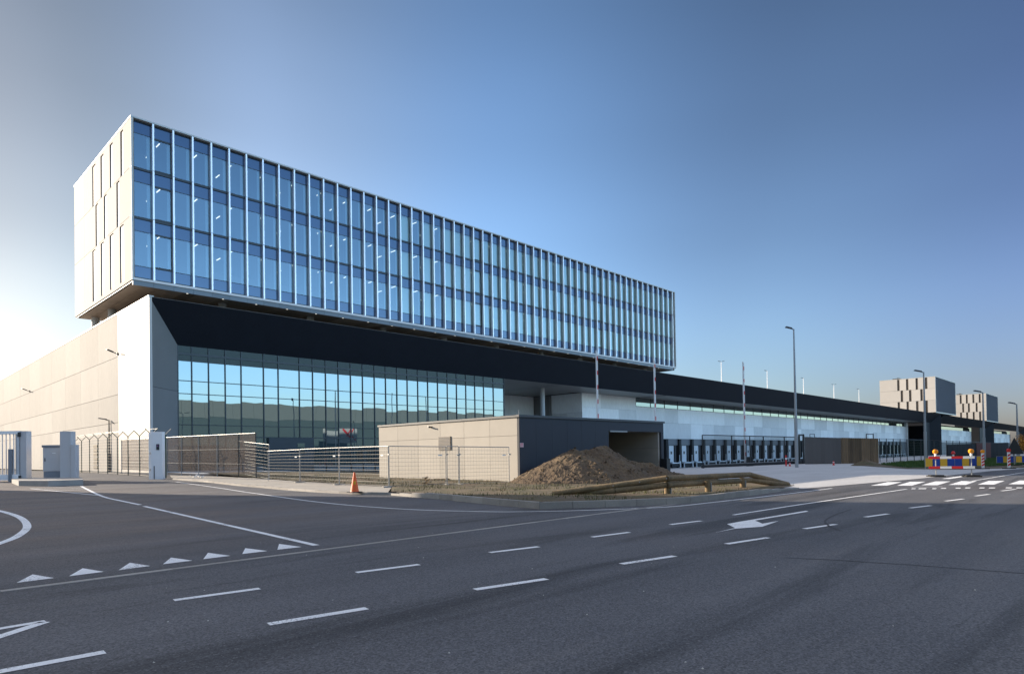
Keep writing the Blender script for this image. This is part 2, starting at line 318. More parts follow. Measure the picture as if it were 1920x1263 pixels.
# ------------------------------------------------------------------ ground sheets
def drape(poly, off, step=4.0):
    """flat polygon cut along a grid and laid on the terrain"""
    bm = bmesh.new(); vs = [bm.verts.new((p[0], p[1], 0)) for p in poly]; f = bm.faces.new(vs)
    bmesh.ops.triangulate(bm, faces=[f])
    xs = [p[0] for p in poly]; ys = [p[1] for p in poly]
    for ax, lo, hi, ks in ((0, min(xs), max(xs), (4, 14, 22, 24)), (1, min(ys), max(ys), (-40, -36, 0, 8))):
        cuts = set(ks); q = math.ceil(lo/step)*step
        while q < hi: cuts.add(q); q += step
        for c in cuts:
            if lo < c < hi:
                no = (1, 0, 0) if ax == 0 else (0, 1, 0); co = (c, 0, 0) if ax == 0 else (0, c, 0)
                bmesh.ops.bisect_plane(bm, geom=bm.verts[:]+bm.edges[:]+bm.faces[:], plane_co=co, plane_no=no, dist=1e-4)
    mb = MB(); bm.verts.ensure_lookup_table()
    mb.v = [(v.co.x, v.co.y, gz(v.co.x, v.co.y)+off) for v in bm.verts]; mb.f = [tuple(v.index for v in f.verts) for f in bm.faces]
    bm.verts.index_update(); mb.f = [tuple(v.index for v in f.verts) for f in bm.faces]
    bm.free(); return mb
def struct(name, mb, m, parent=None):
    o = mb.build(name, m, parent)
    if not parent: o['kind'] = 'structure'
    if o.data.polygons:                    # sheets face up
        if sum(p.normal.z*p.area for p in o.data.polygons) < 0: o.data.flip_normals()
    return o
# one sheet out to the horizon
gx = [-2500, -800, -300, -120, -60, -40, -20, -8, 0, 4, 9, 14, 19, 22, 24, 40, 80, 160, 300, 600, 1200, 2500]
gy = [-2500, -800, -300, -160, -100, -70, -55, -48, -40, -36, -27, -18, -9, 0, 4, 8, 14, 25, 60, 150, 400, 1000, 2500]
mb = MB(); mb.v = [(x, y, gz(x, y)-.03) for y in gy for x in gx]; nx = len(gx)
mb.f = [(j*nx+i, j*nx+i+1, (j+1)*nx+i+1, (j+1)*nx+i) for j in range(len(gy)-1) for i in range(nx-1)]
struct('ground', mb, M['ground'])
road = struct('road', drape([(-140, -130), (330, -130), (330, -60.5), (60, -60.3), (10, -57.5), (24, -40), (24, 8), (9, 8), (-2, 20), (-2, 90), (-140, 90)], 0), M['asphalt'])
P = lambda *a: [at(*q) for q in a]
apron_front = [(1492, 917), (1560, 911.5), (1640, 904.5), (1720, 897.5), (1790, 890), (1860, 882.5), (1925, 878)]
ap = [tuple(v)[:2] for v in P(*apron_front)]
struct('concrete_yard', drape(ap+[(330, -56), (330, 10.4), (18, 10.4), (18, -27), (20.6, -27), (20.6, -44.0), (14, -49)], .012, 8), M['apron'])
struct('path', drape([(1, -9), (50, -9), (50, 3.6), (4, 3.6), (1, 0.5)], .03), M['apron'])
# pavement strip in front of the fences
wk_front = [(322, 898.5), (380, 903), (448, 910.6), (500, 915), (544, 919), (600, 923), (659, 926), (727, 927.5)]
wk_back = [(735, 916), (640, 911), (563, 905.5), (480, 898.5), (400, 895), (318, 892.5)]
wf = P(*wk_front); wb = P(*wk_back)
struct('pavement', drape([tuple(v)[:2] for v in wf+wb], .10), M['walk'])
kerb_line = [(727, 927.5), (817, 935), (915, 945), (1012, 954), (1150, 950), (1280, 944.5), (1340, 938), (1430, 926), (1500, 916)]
kl = P(*kerb_line)
def resample(pts, step):
    out = [pts[0].copy()]; acc = 0
    for a, b in zip(pts, pts[1:]):
        d = (b-a).length; t = step-acc
        while t <= d: out.append(a+(b-a)*(t/d)); t += step
        acc = (acc+d) % step
    if (out[-1]-pts[-1]).length > .2: out.append(pts[-1].copy())
    return out
mb = MB(); rs = resample(kl, 1.0)
for i, (a, b) in enumerate(zip(rs, rs[1:])):
    n = len(rs)-1; h = .2*min(1, (i+2)/5)*min(1, (n-i)/6+.12)
    d = (b-a).normalized(); q = Vector((-d.y, d.x, 0)); a2 = a+d*.006; b2 = b-d*.006
    mb.prism([a2, b2, b2+q*.16, a2+q*.16], -.02, h)
struct('kerb', mb, M['kerb'])
mb = MB(); rs = resample(wf, 1.0)
for a, b in zip(rs, rs[1:]):
    d = (b-a).normalized(); q = Vector((-d.y, d.x, 0)); a2 = a+d*.006; b2 = b-d*.006
    mb.prism([a2+q*.0, b2, b2+q*.12, a2+q*.12], -.02, a.z+.108)
struct('pavement_kerb', mb, M['kerb'])
# verge of bare soil and thin grass behind the kerb
kin = []
for i, p in enumerate(kl):
    d = ((kl[i+1] if i < len(kl)-1 else p)-(kl[i-1] if i else p)).normalized(); kin.append(p+Vector((-d.y, d.x, 0))*.155)
def verge_mesh():
    poly = [tuple(v)[:2] for v in kin]+[(14, -49), (20.6, -44), (20.6, -27), (18, -27), (18, -10), (1.2, -10)]+[tuple(v)[:2] for v in reversed(wb[:4])]
    mb = drape(poly, .14, .5)
    v2 = []
    for (x, y, z) in mb.v:
        nz_ = mnoise.noise(Vector((x*.8, y*.8, 3)))*.05+mnoise.noise(Vector((x*2.6, y*2.6, 9)))*.025
        edge = min((Vector((x, y, 0))-Vector((q[0], q[1], 0))).length for q in kin+wb[:4])
        v2.append((x, y, z+nz_*min(1, edge/.6)))
    mb.v = v2; return mb
struct('verge', verge_mesh(), M['dirt'])
# gutter between side road and main road
ya = at(0, 1108).y; g0 = at(0, 1108); g1 = at(1200, 953); gd = (g1-g0).normalized(); gq = Vector((-gd.y, gd.x, 0))
a = g0-gd*60; b = g0+gd*27
mb = MB(); 
k = 0
while k < 87:
    p0 = a+gd*(k+.004); p1 = a+gd*(min(k+1.0, 87)-.004); mb.prism([p0-gq*.07, p1-gq*.07, p1+gq*.07, p0+gq*.07], -.02, .006); k += 1.0
struct('gutter', mb, M['kerb'])
mb = MB(); mb.prism([a+gq*.071, b+gq*.071, b+gq*.12, a+gq*.12], -.02, .003); struct('gutter_joint', mb, M['rubber'])

# ------------------------------------------------------------------ road markings (children of the road)
ZM = .005
def mark(name, pts, m='paint', label=None):
    mb = MB(); mb.poly([(p[0], p[1], gz(p[0], p[1])+ZM) for p in pts]); o = struct(name, mb, M[m], road)
    if label: o['label'] = label
def strip(name, pts, wd, m='paint', label=None):
    mb = MB(); L_ = []; R_ = []
    for i, p in enumerate(pts):
        d = ((pts[i+1] if i < len(pts)-1 else p)-(pts[i-1] if i else p)); d.z = 0; d.normalize(); q = Vector((-d.y, d.x, 0))*wd/2
        L_.append(p+q); R_.append(p-q)
    for i in range(len(pts)-1):
        mb.poly([(v.x, v.y, gz(v.x, v.y)+ZM) for v in (R_[i], R_[i+1], L_[i+1], L_[i])])
    o = struct(name, mb, M[m], road)
    if label: o['label'] = label
def smooth_pts(pts, n=8):
    out = []
    for i in range(len(pts)-1):
        p0 = pts[max(i-1, 0)]; p1 = pts[i]; p2 = pts[i+1]; p3 = pts[min(i+2, len(pts)-1)]
        for k in range(n):
            t = k/n; out.append(.5*((2*p1)+(p2-p0)*t+(2*p0-5*p1+4*p2-p3)*t*t+(3*p1-p0-3*p2+p3)*t**3))
    out.append(pts[-1]); return out
for a_, b_ in [((503, 1170), (688, 1140)), ((890, 1105), (1025, 1085)), ((1165, 1057), (1265, 1042)), ((1362, 1019.5), (1440, 1007.5)), ((1508, 991), (1567, 982.5)), ((1622, 969), (1665, 963)),
              ((1706, 952), (1745, 947.3)), ((1773, 939), (1806, 935)), ((1829, 929.5), (1855, 926)), ((1878, 920), (1905, 916.5)),
              ((-60, 1270), (197, 1222)), ((326, 1125), (487, 1103)), ((668, 1073), (786, 1058)), ((918, 1035.5), (1010, 1024.5)), ((1110, 1006.5), (1180, 997.5)), ((1257, 983), (1315, 976))]:
    strip('lane_dash', P(a_, b_), .12)
strip('solid_line', P((1375, 965), (1500, 945.5), (1600, 931), (1700, 916.5)), .10)
strip('edge_line', smooth_pts(P((330, 903), (395, 912), (460, 922), (590, 940), (740, 953), (900, 958.5), (1000, 958.5), (1120, 955.5), (1250, 950), (1340, 941), (1480, 925), (1560, 915))), .10)
strip('side_road_line', P((270, 948.5), (593, 1022)), .13)
strip('hatching_line', smooth_pts(P((152, 911), (187, 928), (225, 938), (263, 946))), .14)
strip('hatching_line', P((152, 911), (57, 915.5)), .10); strip('hatching_line', P((57, 915.5), (187, 928.5)), .10)
for a_, b_ in [((82, 917), (160, 914)), ((105, 920), (166, 917)), ((135, 923), (173, 920.5))]: strip('hatching_line', P(a_, b_), .10)
strip('lane_curve', smooth_pts(P((-30, 953), (0, 957.5), (36, 969), (51, 986), (34, 1004), (0, 1018), (-30, 1027))), .17)
strip('chevron_line', P((-40, 1185), (85, 1164)), .10); strip('chevron_line', P((-40, 1206), (85, 1165.5)), .12)
for t in [((93, 637), (183, 590), (305, 610)), ((388, 600), (465, 555), (585, 575)), ((667, 566), (730, 524), (845, 542)), ((916, 533), (962, 495), (1082, 512)), ((1143, 504), (1170, 468), (1297, 485)), ((1362, 475), (1380, 442), (1505, 458)), ((1560, 451), (1570, 418), (1697, 435))]:
    mark('give_way_triangle', P(*[(x/3, 880+y/3) for x, y in t]))
z6 = lambda x, y: (1340+x/6.4, 900+y/6.4)
mark('lane_arrow', P(*[z6(*q) for q in [(0, 629), (245, 581), (572, 557), (772, 487), (572, 521), (487, 483), (1130, 374), (1095, 366), (300, 497), (148, 525), (245, 573)]]), label='white lane arrow pointing back to the left lane')
z8 = lambda x, y: (1600+x/5.2625, 680+y/5.2625)
for t in [((170, 1210), (330, 1210), (480, 1175), (340, 1175)), ((430, 1210), (580, 1210), (710, 1172), (560, 1172)), ((670, 1206), (830, 1206), (960, 1168), (810, 1168)), ((940, 1203), (1110, 1203), (1220, 1165), (1065, 1165)), ((1225, 1200), (1390, 1200), (1495, 1163), (1335, 1163)), ((1530, 1197), (1684, 1197), (1800, 1160), (1640, 1160)), ((1830, 1193), (2000, 1193), (2090, 1157), (1930, 1157))]:
    mark('crossing_stripe', P(*[z8(*q) for q in t]))
for x, x2, y in [(570, 610, 1240), (640, 715, 1240), (775, 815, 1240), (860, 910, 1237), (1005, 1055, 1235), (1100, 1150, 1233), (1240, 1290, 1233), (1335, 1395, 1233), (1500, 1560, 1232), (1605, 1665, 1232), (1760, 1820, 1231)]:
    mark('block_mark', P(z8(x, y+4), z8(x2, y+4), z8(x2+9, y-4), z8(x+9, y-4)))
strip('edge_line', P(z8(570, 1223), z8(880, 1220)), .12)
strip('cycle_mark', P(z8(910, 1143), z8(1110, 1115)), .35)
strip('edge_line', P(z8(1130, 1172), z8(1640, 1087), z8(2000, 1040)), .10)

M['seam'] = mat('asphalt_seam', (.085, .085, .09), .9); M['tyre'] = mat('tyre_mark', (.055, .053, .055), .85, var=.3, scale=6)
strip('asphalt_seam', P((1470, 1045), (1560, 1049), (1700, 1058), (1820, 1067), (1940, 1076)), .03, 'seam')
strip('tyre_mark', smooth_pts(P(*[z6(*q) for q in [(1640, 350), (1500, 395), (1390, 440), (1325, 490), (1360, 540), (1430, 575), (1520, 610)]])), .05, 'tyre')
mb = MB()
for k in range(26):
    p = at(random.uniform(250, 1900), random.uniform(985, 1255)); r_ = random.uniform(.005, .013); a0 = random.uniform(0, 6.28)
    mb.add([(p.x+r_*math.cos(a0+q)*random.uniform(.6, 1.4), p.y+r_*math.sin(a0+q), p.z+.002+(.008 if q > 6 else 0)) for q in (0, 1.57, 3.14, 4.71)]+[(p.x, p.y, p.z+.012)], [(0, 1, 4), (1, 2, 4), (2, 3, 4), (3, 0, 4)])
o = mb.build('road_grit', mat('pale_grit', (.55, .54, .50), .8)); setp(o, 'scattered pale bits of grit on the asphalt', 'grit', kind='stuff')

# ------------------------------------------------------------------ main building
HR, ZB, YB, YW = 17.15, 13.38, 3.73, 10.62
LX = 334.4                                   # right end of the hall
bld = thing('distribution_centre', 'long black and pale concrete sorting hall carrying a three storey glass office box', 'building', (0, 0, 0))
ZL = .2
# left gable wall of pale concrete panels
mb = MB(); rows = [(-.5, 5.62), (5.66, 8.58), (8.62, 12.58), (12.62, HR-.02)]
ycuts = [10.45, 18.3, 26.4, 34.6, 42.9, 51.2, 59.5, 67.8, 76.1, 84.4, 92.7, 101, 112, 123, 134, 150]
for z0, z1 in rows:
    for y0, y1 in zip(ycuts, ycuts[1:]): mb.box(0, .25, y0+.012, y1-.012, z0, z1)
mb.build('concrete_wall', M['conc_white'], bld)
mb = MB(); mb.box(0.004, .25, .03, 10.40, -.5, HR-.02); mb.build('corner_panel', M['white_metal'], bld)
mb = MB(); mb.box(-.05, .4, .0, 150, HR-.018, HR+.10); mb.build('roof_coping', M['trim'], bld)
mb = MB(); mb.box(.26, .3, .3, 150, -.5, HR-.1); mb.box(.3, LX, 24, 24.3, -2, HR-.05); mb.build('core_wall', M['roof'], bld)
# black frame: leaning fascia and splayed reveal
mb = MB()
def fq(*pts): mb.poly(pts)
mb.poly([(0, 0, HR), (LX, 0, HR), (LX-YB, YB, ZB), (YB, YB, ZB)])
mb.build('black_fascia', M['black_clad'], bld)
mb = MB(); mb.box(.4, LX, .02, 150, HR-.04, HR+.004); mb.build('roof_deck', mat('roof_gravel', (.30, .28, .26), .9, var=.2, scale=.5), bld)
mb = MB(); za = 8.6
mb.poly([(0, 0, -.5), (YB, YB, -.5), (YB, YB, za), (0, 0, za)]); mb.poly([(0, 0, za+.03), (YB, YB, za+.03), (YB, YB, ZB), (0, 0, HR)])
mb.build('reveal_panel', M['reveal'], bld)
mb = MB(); mb.poly([(LX, 0, -2.4), (LX-YB, YB, -2.4), (LX-YB, YB, ZB), (LX, 0, HR)]); mb.box(LX-16, LX-YB, YB, YB+.2, -2.4, ZB); mb.build('end_reveal', M['black_clad'], bld)
# lobby curtain wall
mx_ = [3.73, 5.09, 6.79, 8.52, 10.25, 12.78, 14.51, 17.1, 18.81, 20.52, 22.24, 23.98, 25.71, 27.48, 29.21, 31.0, 32.69, 34.46, 36.18, 37.94, 39.72, 41.44, 43.23, 45.01, 46.8, 48.83, 51.1]
cw = MB()
for i, x in enumerate(mx_): cw.box(x-.05, x+.05, YB-.07, YB+.12, -.2, ZB-.01)
for z, h in ((12.55, .22), (11.83, .05), (9.77, .07), (8.43, .07), (5.2, .07), (3.95, .10), (.45, .12)): cw.box(mx_[0], mx_[-1], YB-.05, YB+.10, z-h/2, z+h/2)
cwo = cw.build('curtain_wall_frame', M['mullion'], bld)
for i in range(len(mx_)-1):
    x0, x1 = mx_[i]+.05, mx_[i+1]-.05; e1 = random.uniform(-.004, .004); e2 = random.uniform(-.012, .012)
    g = MB(); zz = [-.2, 3.9, 5.2, 8.43, 9.77, 11.83]
    for za_, zb_ in zip(zz, zz[1:]):
        ez = random.uniform(-.006, .006)
        g.poly([(x0, YB+.03+e1, za_), (x1, YB+.03-e1, za_), (x1, YB+.03-e1+ez, zb_), (x0, YB+.03+e1+ez, zb_)])
    g.build('window_pane', M['glass_low'], cwo)
mb = MB(); mb.box(3.8, 51.0, YB+.02, YB+.04, 11.83, ZB); mb.build('top_glazing', M['glass_top'], cwo)
mb = MB(); mb.box(13.2, 18.6, YB-.35, YB-.08, .1, 3.9); mb.build('entrance_portal', M['mullion'], bld)
mb = MB(); mb.box(16.6, 17.5, YB-.38, YB-.352, 2.1, 3.3); mb.build('entrance_window', M['glass_low'], bld)
mb = MB(); mb.box(3.6, 51.2, YB+.3, YB+.4, -.4, ZB); mb.box(51.1, 51.3, YB+.12, 22.9, -2.4, ZB+.02); mb.build('return_wall', M['reveal'], bld)
# covered truck entrance
mb = MB()
for k, (x0, x1) in enumerate([(51.3, 58), (58.02, 65), (65.02, 72), (72.02, 78.9)]):
    for z0, z1 in ((-2.4, 5.8), (5.83, 9.6), (9.63, ZB-.01)): mb.box(x0, x1, 22.9, 23.1, z0, z1)
mb.build('recess_wall', M['conc_grey'], bld); mb = MB()
for y0, y1 in ((YW+.01, 14.5), (14.52, 18.5)):
    for z0, z1 in ((-2.4, 5.8), (5.83, 9.6), (9.63, ZB-.01)): mb.box(79.4, 79.6, y0, y1, z0, z1)
mb.build('recess_wall', M['conc_grey'], bld)
mb = MB(); mb.box(79.0, 79.3, 18.5, 22.9, -2.4, ZB-.01); mb.build('recess_door', M['reveal'], bld)
mb = MB()
k = 51.2
while k < 98: mb.box(k, k+2.97, YB+.02, 22.9 if k < 78 else YW+.1, ZB, ZB+.1); k += 3.0
mb.box(98.2, LX-4, YB+.02, YW+.3, ZB, ZB+.1)
mb.build('soffit', M['soffit_grey'], bld)
mb = MB(); mb.tube((66.87, 9.73, -2.4), (66.87, 9.73, ZB), .42, n=20); mb.build('entrance_column', M['column'], bld, smooth=False)
# dock facade
mb = MB(); xs = [79.6]+[98+5.84*i for i in range(38)]; xs = [x for x in xs if x < LX-18]+[LX-16.2]
for i, (x0, x1) in enumerate(zip(xs, xs[1:])):
    rws = ((4.62, 8.2), (8.23, 11.5)) if x0 >= 97 else ((-2.4, 4.6), (4.62, 8.2), (8.23, 10.6), (10.63, ZB-.01))
    if x0 < 97:
        for xa, xb in ((79.6, 85.5), (85.52, 91.6), (91.62, 97.97)):
            for z0, z1 in rws: mb.box(xa, xb, YW, YW+.2, z0, z1)
    else:
        j = random.random()
        for z0, z1 in rws: mb.box(x0+.012, x1-.012, YW, YW+.2, z0, z1)
mb.build('dock_wall', M['conc_grey'], bld)
mb = MB(); sx_ = [98+5.84*i for i in range(38) if 98+5.84*i < LX-17]
for x in sx_: mb.box(x-.06, x+.06, YW+.0, YW+.14, 11.53, ZB-.01)
mb.box(98, LX-16.3, YW, YW+.16, 11.5, 11.6)
mb.box(98, LX-16.3, YW+.02, YW+.16, 12.55, 12.62)
so = mb.build('strip_window', M['mullion'], bld)
mb = MB(); mb.box(98, LX-16.3, YW+.08, YW+.10, 11.6, ZB-.01); mb.build('strip_glass', M['glass_strip'], so)
mb = MB(); mb.box(98, LX-16.3, YW-.02, YW+.19, -2.4, 4.6); mb.build('dock_base', M['dock_grey'], bld)
mb = MB(); mb.box(LX-16.3, LX-15.4, YW-.6, YW+.2, -2.4, ZB-.01); mb.build('end_pier', M['conc_grey'], bld)
# docks: seal, door, leveller
xd = 109.1; first = None
cream = False
while xd < LX-24:
    sl = MB(); y0 = YW-.9
    sl.box(xd-.55, xd+.35, y0, YW-.03, -2.0, 4.55); 
    if first is None or (xd > 235) != cream:
        cream = xd > 235; xr = xd
        d = sl.build('loading_dock', M['dock_black'], bld)
        s2 = MB(); s2.box(xd+.35, xd+5.29, YW-.45, YW-.04, 3.15, 4.5); s2.build('dock_header', M['dock_grey'], d)
        s3 = MB(); s3.box(xd+1.7, xd+3.7, YW-.25, YW-.04, -.75, 3.05); s3.build('dock_door', M['door_cream' if cream else 'door_white'], d)
        s7 = MB(); s7.box(xd+3.9, xd+4.2, y0+.6, YW-.03, -.7, 3.1); s7.build('side_seal', M['dock_black'], d)
        s4 = MB(); s4.box(xd+2.3, xd+2.95, YW-.28, YW-.26, 1.1, 1.75); s4.build('door_window', M['mullion'], d)
        s5 = MB(); s5.box(xd+.9, xd+4.3, YW-1.5, YW-.26, -1.05, -.8); s5.box(xd+4.4, xd+4.75, YW-1.5, YW-1.1, -2.05, -.55); s5.box(xd+5.0, xd+5.2, YW-2.2, YW-2, -2.05, -.7); s5.box(xd+4.5, xd+4.62, YW-1.3, YW-1.2, -.55, .9); s5.build('dock_leveller', M['door_white'], d)
        s6 = MB(); s6.box(xd+.9, xd+4.3, YW-1.4, YW-.3, -1.85, -1.06); s6.build('dock_pit', M['dock_black'], d)
        first = d
    else:
        d = copy_tree(first, bld); d.location.x = xd-xr
    xd += 5.76
# wall lamps on the gable
for y, z in ((10.36, 13.0), (58.9, 12.9), (107, 12.9)):
    mb = MB(); mb.box(-.12, 0, y-.12, y+.12, z-.25, z+.05); mb.bar((-.1, y, z-.1), (-.6, y, z+.10), .08, .08); mb.bar((-.45, y, z+.05), (-1.05, y, z+.28), .34, .10)
    mb.build('wall_lamp', M['dark_metal'], bld)
mb = MB()
for k in range(6): mb.box(-.05, -.004, 18.8, 20.4, .7+k*.48, 1.05+k*.48)
mb.build('wall_louvre', M['mullion'], bld)

# ---- office box on the roof
A, B, LB, DB = -1.329, .404, 98.75, 22.158
X0, X1, Y0, Y1, Z0, Z1 = A, A+LB, B, B+DB, 18.55, 34.07
GY = Y0+.42                                   # glass plane
fin_x = [-1.07+.02]+[.60+1.8088*i for i in range(54)]
# gable panels around narrow windows
_w = lambda L_: [((a_+b_)/2-(b_-a_)*.68, (a_+b_)/2+(b_-a_)*.68) for a_, b_ in L_]
wins = [(29.28, 33.72, [(2.65, 3.32), (6.24, 7.02), (9.67, 10.51), (12.88, 13.85)]), (24.66, 29.15, [(4.01, 4.75), (8.57, 9.33), (11.9, 12.65)]), (18.95, 24.5, [(2.72, 3.67), (6.23, 7.2), (9.78, 10.62), (13.12, 14.02)])]
wins = [(a_, b_, _w(c_)) for a_, b_, c_ in wins]
mb = MB(); tops = [(29.32, Z1-.12), (24.70, 29.28), (Z0+.02, 24.66)]
for (wz0, wz1, ws), (z0, z1) in zip(wins, tops):
    edges = [0]+[v for w_ in ws for v in w_]+[17.6, DB]
    for i in range(0, len(edges)-1):
        if i % 2 == 0 or i == len(edges)-2: mb.box(X0, X0+.22, Y0+edges[i]+(.012 if i % 2 == 0 else .012), Y0+edges[i+1]-.012, z0, z1)
    for (a_, b_) in ws:                      # spandrel pieces above and below each window
        if wz1 < z1-.02: mb.box(X0+.003, X0+.22, Y0+a_, Y0+b_, max(wz1, z0)+.002, z1)
        if wz0 > z0+.05: mb.box(X0+.003, X0+.22, Y0+a_, Y0+b_, z0, wz0-.002)
gab = mb.build('gable_panels', M['box_white'], bld)
for wz0, wz1, ws in wins:
    for a_, b_ in ws:
        w_ = MB(); w_.box(X0+.10, X0+.13, Y0+a_+.002, Y0+b_-.002, wz0+.02, wz1-.02); w_.build('narrow_window', M['glass_side'], bld)
mb = MB(); mb.box(X0+.23, X0+.3, Y0+.5, Y1-.1, Z0+.1, Z1-.2); mb.build('gable_core', M['roof'], bld)
mb = MB(); mb.box(X0+.3, X1, Y1-.2, Y1, Z0, Z1-.1); mb.box(X1-.22, X1, Y0+.06, Y1-.2, Z0, Z1-.1); mb.build('rear_panels', M['box_white'], bld)
mb = MB(); mb.box(X0-.03, X1+.03, Y0-.02, Y1+.03, Z1-.10, Z1+.05); mb.box(X0+.003, X0+.13, Y0-.015, Y0+.45, Z0+.02, Z1-.102); mb.box(X1-.12, X1+.002, Y0-.015, Y0+.05, Z0+.02, Z1-.102); mb.build('box_edge_trim', M['trim'], bld)
mb = MB(); mb.box(X0+.02, X1-.0, Y0-.012, GY+.1, Z0+.05, Z0+.27); mb.build('white_sill_band', M['sill'], bld)
mb = MB(); x = X0+.1
while x < X1-1: mb.box(x, min(x+1.79, X1-.3), Y0+.1, Y0+.22, Z0-.42, Z0+.045); x += 1.8088
y = Y0+.25
mb.box(X0+.1, X0+.22, Y0+.25, Y1-.1, Z0-.10, Z0+.015); mb.box(X1-.42, X1-.3, Y0+.25, Y1-.2, Z0-.42, Z0-.01)
mb.build('skirt_panels', M['skirt'], bld)
mb = MB(); x = X0+.3
while x < X1-.5: mb.box(x, min(x+1.2, X1-.45)-.02, Y0+.25, Y1-.25, Z0-.12, Z0-.02); x += 1.2
mb.build('box_soffit', M['soffit'], bld)
for k in range(9):
    for yy in (4.0, 14.7):
        c_ = MB(); c_.tube((8.38+10.37*k, yy, HR), (8.38+10.37*k, yy, Z0-.1), .42, n=16); c_.build('roof_column', M['column'], bld)
for (xx, yy) in ((.55, 14.7), (.3, 20.6)):
    c_ = MB(); c_.tube((xx, yy, HR), (xx, yy, Z0-.1), .42, n=16); c_.build('roof_column', M['column'], bld)
for k in range(26):
    c_ = MB(); xx = 4+3.55*k; c_.lathe((xx, 1.6, Z0-.19), [(.09, 0), (.11, .07)], 10); c_.build('soffit_lamp', M['lamp_on'], bld)
for k in range(14):
    c_ = MB(); xx = 6.7+6.2*k; c_.box(xx-.28, xx+.28, .9, 1.15, HR+.01, HR+.20); c_.build('roof_spotlight', M['white'], bld)
# facade bays
rows_z = [(29.52, 33.85, 32.75), (24.8, 29.23, 28.1), (19.0, 24.52, 23.4)]
fins_all = fin_x+[X1-.1]
for i in range(len(fins_all)-1):
    xa, xb = fins_all[i]+.055, fins_all[i+1]-.055
    f = MB()
    f.box(xa-.004, xa+.02, GY-.03, GY+.05, 19.0, 33.9); f.box(xb-.02, xb+.004, GY-.03, GY+.05, 19.0, 33.9)
    for z in (29.375, 24.66): f.box(xa, xb, GY-.10, GY+.05, z-.11, z+.11)
    f.box(xa, xb, GY-.06, GY+.05, 33.85, Z1-.103)
    for (z0, z1, zs) in rows_z: f.box(xa, xb, GY-.02, GY+.05, zs-.03, zs+.03)
    f.box(xa, xb, GY-.02, GY+.05, 20.04, 20.10)
    if i in (1, 24, 40):                     # opening lights with a heavier frame
        for (z0, z1, zs) in rows_z:
            zb_ = max(z0, 20.1)
            f.box(xa, xa+.1, GY-.05, GY-.021, zb_, zs); f.box(xb-.1, xb, GY-.05, GY-.021, zb_, zs); f.box(xa+.1, xb-.1, GY-.05, GY-.021, zs-.16, zs-.031); f.box(xa+.1, xb-.1, GY-.05, GY-.021, zb_, zb_+.14)
    wb_ = f.build('window_bay', M['mullion'], bld)
    e = random.uniform(-.003, .003)
    g = MB(); kinds = []; zl = [19.0, 20.07, 23.4, 24.66, 28.1, 29.375, 32.75, 33.85]
    for k, z in enumerate(zl):
        ez = random.uniform(-.004, .004); g.v += [(xa, GY+e+ez, z), (xb, GY-e+ez, z)]
        if k: g.f.append((2*k-2, 2*k-1, 2*k+1, 2*k)); kinds.append(0 if k in (2, 4, 6) else 1)
    po = g.build('window_pane', M['glass_up'], wb_); po.data.materials.append(M['glass_sp'])
    po.data.polygons.foreach_set('material_index', kinds)
    bl = MB()
    if i >= 21 or i in (17, 19): bl.box(xa+.02, xb-.02, GY+.22, GY+.24, 19.1, 33.7)
    else: bl.box(xb-.36, xb-.02, GY+.22, GY+.24, 19.1, 33.7)
    bl.build('window_blind', M['blind' if i >= 21 or i in (17, 19) else 'blind_grey'], wb_)
for i, x in enumerate(fins_all):
    if i == 0 or i == len(fins_all)-1: continue
    f = MB()
    for (z0, z1, zs) in ((29.40, 33.95, 0), (24.69, 29.35, 0), (Z0+.275, 24.63, 0)): f.box(x-.075, x+.075, Y0, GY+.05, z0, z1)
    f.build('facade_fin', M['fin'], bld)
for k, (z0, z1) in enumerate(((19.0, 24.2), (24.9, 28.9), (29.6, 33.5))):
    f = MB(); f.box(X0+.31, X1-.3, GY+.3, Y1-.3, z0-.35, z0-.02); f.box(X0+.31, X1-.3, GY+.3, Y1-.3, z1-.3, z1-.2); f.box(X0+.31, X1-.3, GY+11, GY+11.2, z0, z1-.31)
    f.build('office_floor', M['interior'], bld)
    lm = MB(); lm.box(-.035, .035, -.5, .5, -.03, 0); l0 = None
    for j in range(26):
        for q in range(2):
            if q and j % 2: continue
            xx = 1.8+3.6176*j*.98; yy = GY+2.2+3.2*q
            if l0 is None: l0 = lm.build('ceiling_lamp', M['lamp_on'], bld, local=True); o = l0
            else: o = l0.copy(); COL.objects.link(o); o.parent = bld
            o.location = (xx, yy, z1-.32)

